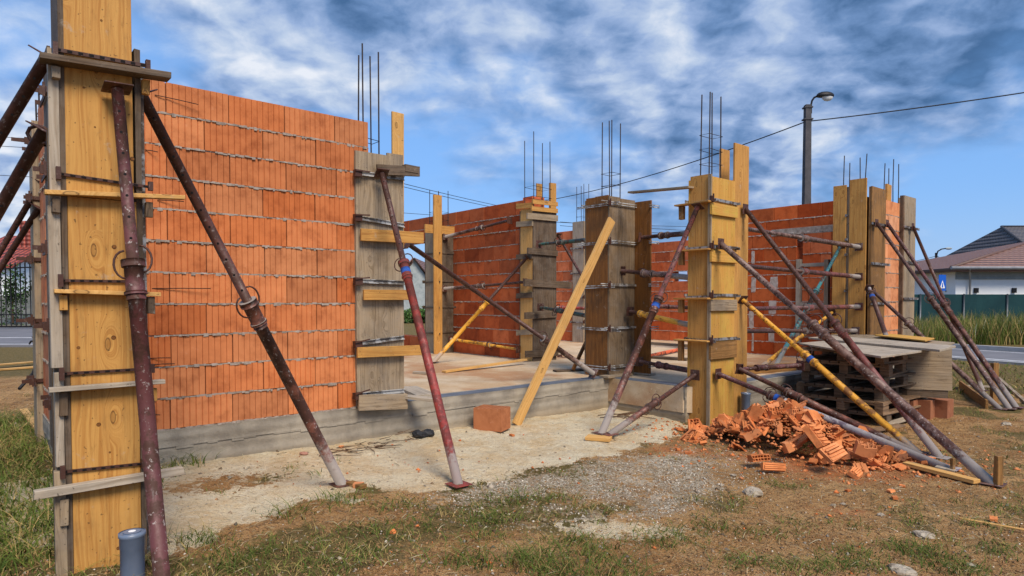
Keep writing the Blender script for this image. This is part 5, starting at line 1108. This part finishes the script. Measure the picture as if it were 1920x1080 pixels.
# tap and hose at left
q = pg(74, 735); tp = empty('garden_tap', pk(73, 735, 150), 'outdoor water tap with black hose at the left edge', 'tap')
mb = MB(); mb.path([pk(78, 600, 150), pk(77, 640, 150), pk(75, 735, 150)], .018, 8); mb.build('pipe', 'steel', tp)
mb = MB(); mb.path([pk(74, 640, 150), pk(66, 639, 150), pk(58, 640, 150), pk(55, 645, 150)], [.014, .013, .012, .010], 8); mb.tube(pk(65, 638, 150), pk(65, 631, 150), .01); mb.path([pk(60, 632, 150), pk(70, 634, 150)], .007, 6); mb.build('valve', 'black_metal', tp)
mb = MB(); mb.path([pk(75, 650, 149), pk(73, 672, 149), pk(62, 700, 148), pk(46, 718, 149), pk(36, 729, 151)], .020, 8); mb.tube(pk(75, 648, 149), pk(74, 660, 149), .028, n=10); mb.build('hose', 'black_rubber', tp)

# ------------------------------------------------------------------ surroundings
# gate at left
gk = 39.; gy = F/gk; gx = lambda px: (px-960)/gk; gz = lambda py: EYE+(562-py)/gk
gt = empty('iron_gate', (gx(20), gy, 0), 'black iron bar gate with arched top at the left edge', 'gate')
def arch(px): t = (px+60)/140.; return gz(508+8*t-22*math.sin(min(1, max(0, t))*math.pi*.5)+8)
mb = MB(); mb.xbox(gx(-140), gx(78), gy-.03, gy+.03, gz(614), gz(611)); mb.xbox(gx(-140), gx(78), gy-.03, gy+.03, gz(591), gz(589)); mb.path([(gx(p), gy, arch(p)) for p in range(-140, 80, 8)], .035, 6); mb.build('rails', 'black_metal', gt)
for i in range(24):
    p = 76-i*9.2; mb = MB(); mb.tube((gx(p), gy-.0, gz(612)), (gx(p), gy, arch(p)+.18), .028, n=6); mb.tube((gx(p), gy, arch(p)+.17), (gx(p), gy, arch(p)+.32), .05, .003, n=6); mb.build('bar', 'black_metal', gt)
mb = MB(); mb.xbox(gx(78), gx(78)+.14, gy-.07, gy+.07, .0, gz(495)); mb.build('post', 'black_metal', gt)
xs = np.arange(-60, -10, 1.2); ys = np.arange(34, 62, 1.2)
o = grid_mesh('earth_bank', xs, ys, lambda X, Y: 3.1*sst(Y, 34, 52)*(.8+.3*fbm(X, Y, .2, 3, 7))-.1, 'grey_ground'); tag(o, kind='structure')
def house(name, label, x0, x1, y0, y1, ze, zr, wallm, roofm, axis='x', ov=.5, chim=None, hip=0.):
    r = empty(name, ((x0+x1)/2, y0, 0), label, 'house'); mb = MB(); mb.xbox(x0, x1, y0, y1, 0, ze)
    if axis == 'x' and not hip: mb.prism([(x0+.01, y0+.01, ze), (x0+.01, (y0+y1)/2, zr-.12), (x0+.01, y1-.01, ze)], (x1-x0-.02, 0, 0))
    if axis == 'y': mb.prism([(x0+.01, y0+.01, ze), ((x0+x1)/2, y0+.01, zr-.12), (x1-.01, y0+.01, ze)], (0, y1-y0-.02, 0))
    mb.build('wall', wallm, r); mb = MB()
    if hip:
        X0, X1, Y0, Y1 = x0-ov, x1+ov, y0-ov, y1+ov; ym = (Y0+Y1)/2; A = [V((X0, Y0, ze)), V((X1, Y0, ze)), V((X1, Y1, ze)), V((X0, Y1, ze))]; r0, r1 = V((X0+hip, ym, zr)), V((X1-hip, ym, zr))
        for f in ([A[0], A[1], r1, r0], [A[1], A[2], r1], [A[2], A[3], r0, r1], [A[3], A[0], r0]):
            k = len(mb.v); mb.v += f; e0 = (f[1]-f[0]).normalized(); nn = e0.cross(f[2]-f[0]).normalized(); e1 = nn.cross(e0); mb.face(list(range(k, k+len(f))), [((p-f[0]).dot(e0), (p-f[0]).dot(e1)) for p in f])
        k = len(mb.v); mb.v += [p-ZZ*.16 for p in A]; mb.face([k, k+3, k+2, k+1], [(0, 0)]*4)
        for i in range(4): j = (i+1) % 4; k = len(mb.v); mb.v += [A[i], A[j], A[j]-ZZ*.16, A[i]-ZZ*.16]; mb.face([k+3, k+2, k+1, k], [(0, 0), (0, .1), (.1, .1), (.1, 0)])
        for i, rr_ in ((0, r0), (1, r1)): mb.path([A[i]+ZZ*.02, rr_+ZZ*.04], .09, 6)
        mb.path([r0+ZZ*.04, r1+ZZ*.04], .09, 6)
    else:
        if axis == 'x': S = [((x0-ov, y0-ov, ze-.25), (0, (y1-y0)/2+ov, zr-ze+.25), (x1-x0+2*ov, 0, 0)), ((x0-ov, y1+ov, ze-.25), (0, -(y1-y0)/2-ov, zr-ze+.25), (x1-x0+2*ov, 0, 0))]
        else: S = [((x0-ov, y0-ov, ze-.25), ((x1-x0)/2+ov, 0, zr-ze+.25), (0, y1-y0+2*ov, 0)), ((x1+ov, y0-ov, ze-.25), (-(x1-x0)/2-ov, 0, zr-ze+.25), (0, y1-y0+2*ov, 0))]
        for p, e, l in S:
            p, e, l = V(p), V(e), V(l); n = e.cross(l).normalized(); n = n if n.z > 0 else -n; mb.box(p, l, e, n*.14)
    rf = mb.build('roof', roofm, r)
    if chim: mb = MB(); mb.xbox(chim[0]-chim[2], chim[0]+chim[2], chim[1]-chim[2], chim[1]+chim[2], ze, chim[3]); mb.build('chimney', 'tile_red', rf)
    return r
hk = 37.5; hx = lambda px, k=hk: (px-960)/k; hz = lambda py, k=hk: EYE+(562-py)/k
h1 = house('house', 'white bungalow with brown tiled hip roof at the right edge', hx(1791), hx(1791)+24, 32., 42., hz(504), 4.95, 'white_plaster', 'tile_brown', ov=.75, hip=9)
x0 = hx(1791)
mb = MB(); mb.box((x0-.03, 31.96, hz(521)), (24, 0, 0), (0, .035, 0), (0, 0, hz(506)-hz(521))); mb.box((x0-.03, 31.93, hz(524)), (24, 0, 0), (0, .066, 0), (0, 0, .07)); mb.build('eaves_band', 'grey_plaster', h1)
mb = MB(); mb.path([(x0-.8, 31.17, hz(504)+.0), (x0+24, 31.17, hz(504))], .075, 8); mb.build('gutter', 'kerb', h1)
mb = MB(); mb.path([(x0+.1, 31.17, hz(505)), (x0+.35, 31.5, hz(512)), (x0+.62, 31.86, hz(525)), (x0+.62, 31.86, .1)], .05, 8); mb.build('drainpipe', 'kerb', h1)
for px in (1828, 1899):
    mb = MB(); mb.box((hx(px)-.09, 31.88, hz(549)), (.18, 0, 0), (0, .11, 0), (0, 0, .24)); mb.build('wall_light', 'black_metal', h1)
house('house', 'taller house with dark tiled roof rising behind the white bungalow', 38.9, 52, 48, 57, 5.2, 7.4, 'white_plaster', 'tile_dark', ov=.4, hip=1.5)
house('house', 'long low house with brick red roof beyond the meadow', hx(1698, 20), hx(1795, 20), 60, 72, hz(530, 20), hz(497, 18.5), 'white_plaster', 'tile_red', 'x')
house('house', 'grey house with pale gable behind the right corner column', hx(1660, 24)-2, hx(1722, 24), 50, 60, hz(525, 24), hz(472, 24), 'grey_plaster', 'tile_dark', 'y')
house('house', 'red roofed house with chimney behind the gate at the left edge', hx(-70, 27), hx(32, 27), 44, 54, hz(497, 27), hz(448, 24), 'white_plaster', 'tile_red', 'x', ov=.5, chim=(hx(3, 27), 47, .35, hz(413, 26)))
house('house', 'small house with dull red roof beyond the gate', hx(44, 16), hx(95, 16), 75, 85, hz(502, 16), hz(488, 15), 'grey_plaster', 'tile_brown', 'x')
house('house', 'small pale pink house seen through the opening beside the big wall', hx(752, 14), hx(800, 14), 86, 96, hz(520, 14), hz(490, 13), 'grey_plaster', 'tile_brown', 'y')
# screened fence
fe = empty('screened_fence', (22, 26, 0), 'dark green screened mesh fence in front of the white bungalow', 'fence')
zt_ = EYE+(562-552)/46.; mb = MB(); n = 60
for i in range(n):
    xa, xb = 14.5+i*.42, 14.5+(i+1)*.42; mb.box((xa, 26+.03*math.sin(i*1.3), .02), (xb-xa, .03*(math.sin((i+1)*1.3)-math.sin(i*1.3)), 0), (0, .012, 0), (0, 0, zt_-.02))
mb.build('screen', 'shade_net', fe)
for i in range(13): x = (1714-960)/46+.15+i*1.76; mb = MB(); mb.tube((x, 25.93, 0), (x, 25.93, zt_+.02), .03, n=8); mb.build('post', 'kerb', fe)
# lamps and wires
def sign(px, py, k, label):
    r = empty('road_sign', pk(px, py, k)*1, label, 'road sign'); p = pk(px, py, k); mb = MB(); mb.tube((p.x, p.y+.05, 0), (p.x, p.y+.05, p.z+.45), .04, n=8); mb.build('pole', 'kerb', r)
    mb = MB(); mb.box(p-V((.17, 0, .36)), V((.34, 0, 0)), V((0, .02, 0)), ZZ*.76); pl = mb.build('panel', 'sign_blue', r)
    mb = MB(); mb.prism([p+V((-.12, -.004, -.24)), p+V((.12, -.004, -.24)), p+V((0, -.004, .14))], V((0, -.006, 0))); mb.prism([p+V((-.035, -.012, -.20)), p+V((.035, -.012, -.20)), p+V((.015, -.012, .02)), p+V((-.015, -.012, .02))], V((0, -.005, 0)), 1); mb.build('symbol', ['sign_white', 'sign_blue'], pl)
sign(1767, 531, 39, 'blue pedestrian crossing sign on a thin post left of the white bungalow')
LP = pk(1513, 300, 51); LP.z = 0; lt = empty('street_lamp', LP, 'tall grey concrete street lamp post rising behind the right wall', 'street lamp', 'street lamps')
zt_ = pk(1513, 197, 51).z; mb = MB(); mb.box(LP-V((.15, .12, 0)), (.30, 0, 0), (0, .24, 0), (0, 0, .02)); mb = MB()
b0, t0 = .145, .10
mb.v += [LP+V((sx*b0, sy*b0, 0)) for sx, sy in ((-1, -1), (1, -1), (1, 1), (-1, 1))]+[LP+V((sx*t0, sy*t0, zt_)) for sx, sy in ((-1, -1), (1, -1), (1, 1), (-1, 1))]
for i in range(4): j = (i+1) % 4; mb.face([i, j, 4+j, 4+i], [(0, 0)]*4)
mb.face([4, 5, 6, 7], [(0, 0)]*4); mb.box(LP+V((-.16, -.13, zt_-.55)), (.32, 0, 0), (0, .26, 0), (0, 0, .05)); mb.box(LP+V((-.15, -.125, zt_-.12)), (.30, 0, 0), (0, .25, 0), (0, 0, .05)); mb.build('post', 'lamp_concrete', lt)
top = LP+ZZ*(zt_-.1); mb = MB(); mb.path([top+V((.13, 0, -.2)), top+V((.13, 0, .12)), top+V((.15, -.02, .25)), top+V((.22, -.04, .36)), top+V((.34, -.08, .41))], .035, 8); mb.build('arm', 'black_metal', lt)
hd = top+V((.58, -.12, .40)); mb = MB(); rr = []
def ellip(mb, c, a, b, h, z0=-1., z1=1., m=0):
    n1, n2 = 18, 8; k = len(mb.v)
    for i in range(n2+1):
        z = z0+(z1-z0)*i/n2; r_ = math.sqrt(max(0, 1-z*z))
        for j in range(n1): t = 2*math.pi*j/n1; mb.v.append(c+V((a*r_*math.cos(t), b*r_*math.sin(t), h*z)))
    for i in range(n2):
        for j in range(n1): j2 = (j+1) % n1; mb.face([k+i*n1+j, k+i*n1+j2, k+(i+1)*n1+j2, k+(i+1)*n1+j], [(0, 0)]*4, m, (1, 1, 1), True)
    mb.face([k+j for j in range(n1)][::-1], [(0, 0)]*n1, m); mb.face([k+n2*n1+j for j in range(n1)], [(0, 0)]*n1, m)
ellip(mb, hd, .32, .16, .15, -.25, 1.); mb.build('lamp_head', 'black_metal', lt)
mb = MB(); ellip(mb, hd+V((.08, 0, -.03)), .20, .13, .17, -1., .0); mb.build('lamp_glass', 'glass_white', lt)
L2 = pk(1754, 560, 20); L2.z = 0; l2 = empty('street_lamp', L2, 'small distant street lamp with curved arm left of the white bungalow', 'street lamp', 'street lamps')
zt2 = pk(1754, 474, 20).z; mb = MB(); mb.tube(L2, L2+ZZ*zt2, .16, .11, n=10); mb.build('post', 'lamp_concrete', l2)
mb = MB(); mb.path([L2+ZZ*(zt2-.3), L2+V((.15, 0, zt2+.15)), L2+V((.5, 0, zt2+.35)), L2+V((1.0, 0, zt2+.42))], .06, 6); mb.build('arm', 'black_metal', l2); mb = MB(); ellip(mb, L2+V((1.15, 0, zt2+.40)), .32, .15, .12); mb.build('lamp_head', 'grey_plaster', l2)
def wire(a, b, sag, r, label, n=24):
    pts = [a.lerp(b, i/n)-ZZ*sag*4*(i/n)*(1-i/n) for i in range(n+1)]; mb = MB(); mb.path(pts, r, 5); tag(mb.build('power_line', 'black_rubber'), label, 'cable', 'overhead power lines')
wp = pk(1511, 228, 51)
wire(wp, pk(2250, 118, 60), .12, .022, 'black cable rising from the lamp post to the right edge')
far = pk(1002, 404, 17); wire(wp, pk(930, 386, 24), .65, .022, 'black cable falling from the lamp post to the left behind the rebars')
for i, (ya, yb, lb) in enumerate(((343, 386, 'upper of the two thin cables between big wall and inner column'), (350, 391, 'lower of the two thin cables between big wall and inner column'))): wire(pk(560, ya-50, 38), pk(945, yb+2, 22), .1, .02, lb)
wire(pk(740, 398, 22), pk(1300, 425, 20), .2, .02, 'faint thin cable just above the inner red wall'); 
for i, (ya, yb, lb) in enumerate(((424, 434, 'upper thin cable between the L-shaped and the yellow column'), (431, 442, 'lower thin cable between the L-shaped and the yellow column'))): wire(pk(1050, ya-8, 22), pk(1420, yb+4, 22), .1, .02, lb)
for i, (ya, yb) in enumerate(((252, 260), (270, 277), (326, 331), (466, 467), (476, 476))): wire(pk(-260, ya-20, 30), pk(150, yb+4, 30), .15, .018, ['topmost', 'second', 'third', 'fourth', 'lowest'][i]+' thin cable at the left edge')
for (a, b, c_, d_, lb) in ((1690, 494, 1756, 480, 'upper thin cable left of the small distant lamp'), (1690, 499, 1756, 486, 'lower thin cable left of the small distant lamp'), (1757, 480, 1820, 515, 'thin cable falling right of the small distant lamp')): wire(pk(a, b, 20.2), pk(c_, d_, 20.2), .05, .025, lb, 6)
# bushes and trees beyond
def bush(px, py, k, w, h, label, n=1500, c=(.03, .05, .02), name='bush', cone=False):
    rg = np.random.default_rng(int(px)); p = pk(px, py, k); r = empty(name, (p.x, p.y, 0), label, name); X, Y, Z, C = [], [], [], []
    t = rg.random(n)**.6; th = rg.uniform(0, 6.28, n); ph = np.arccos(rg.uniform(-1, 1, n)); lob = 1+.25*np.sin(3*th+px)+.2*np.cos(5*ph)
    x = p.x+w*t*lob*np.sin(ph)*np.cos(th); y = p.y+w*t*lob*np.sin(ph)*np.sin(th); z = h*.5+h*.5*t*np.cos(ph)*lob
    if cone: f = 1-np.clip(z/h, 0, 1)*.85; x = p.x+(x-p.x)*f; y = p.y+(y-p.y)*f
    mb = MB()
    for i in range(n):
        s = w*.07*rg.uniform(.6, 1.5); d = V(rg.normal(0, 1, 3)).normalized(); e = d.cross(V(rg.normal(0, 1, 3))).normalized(); q = V((x[i], y[i], max(.05, z[i]))); b = rg.uniform(.5, 1.7); cc = (c[0]*b, c[1]*b, c[2]*b); k0 = len(mb.v)
        mb.v += [q-d*s, q-e*s*.6, q+d*s, q+e*s*.6]; mb.face([k0, k0+1, k0+2, k0+3], [(0, 0)]*4, 0, cc)
    mb.build('foliage', 'leafmat', r); mb = MB(); mb.tube((p.x, p.y, 0), (p.x, p.y, h*.6), w*.06, w*.02, n=7, c=(.08, .05, .03)); mb.build('trunk', 'leafmat', r)
bush(22, 500, 33, 1.0, hz(488, 33), 'dark green bush behind the gate', c=(.035, .07, .02)); bush(1712, 530, 30, 1.0, hz(522, 30), 'dark conifer clump behind the fence, leftmost', c=(.015, .03, .02)); bush(1735, 530, 32, 1.1, hz(516, 32), 'dark bush behind the fence, beside the blue sign', c=(.02, .035, .02))
bush(1782, 530, 36, .9, hz(520, 36), 'dark green bush at the left corner of the white bungalow', c=(.02, .05, .02)); bush(1550, 530, 22, 2.5, 3.2, 'round tree behind the right block wall', c=(.03, .06, .02)); bush(795, 560, 30, 1.6, hz(585, 30)+.3, 'low green shrub seen through the opening beside the big wall', c=(.06, .12, .03))
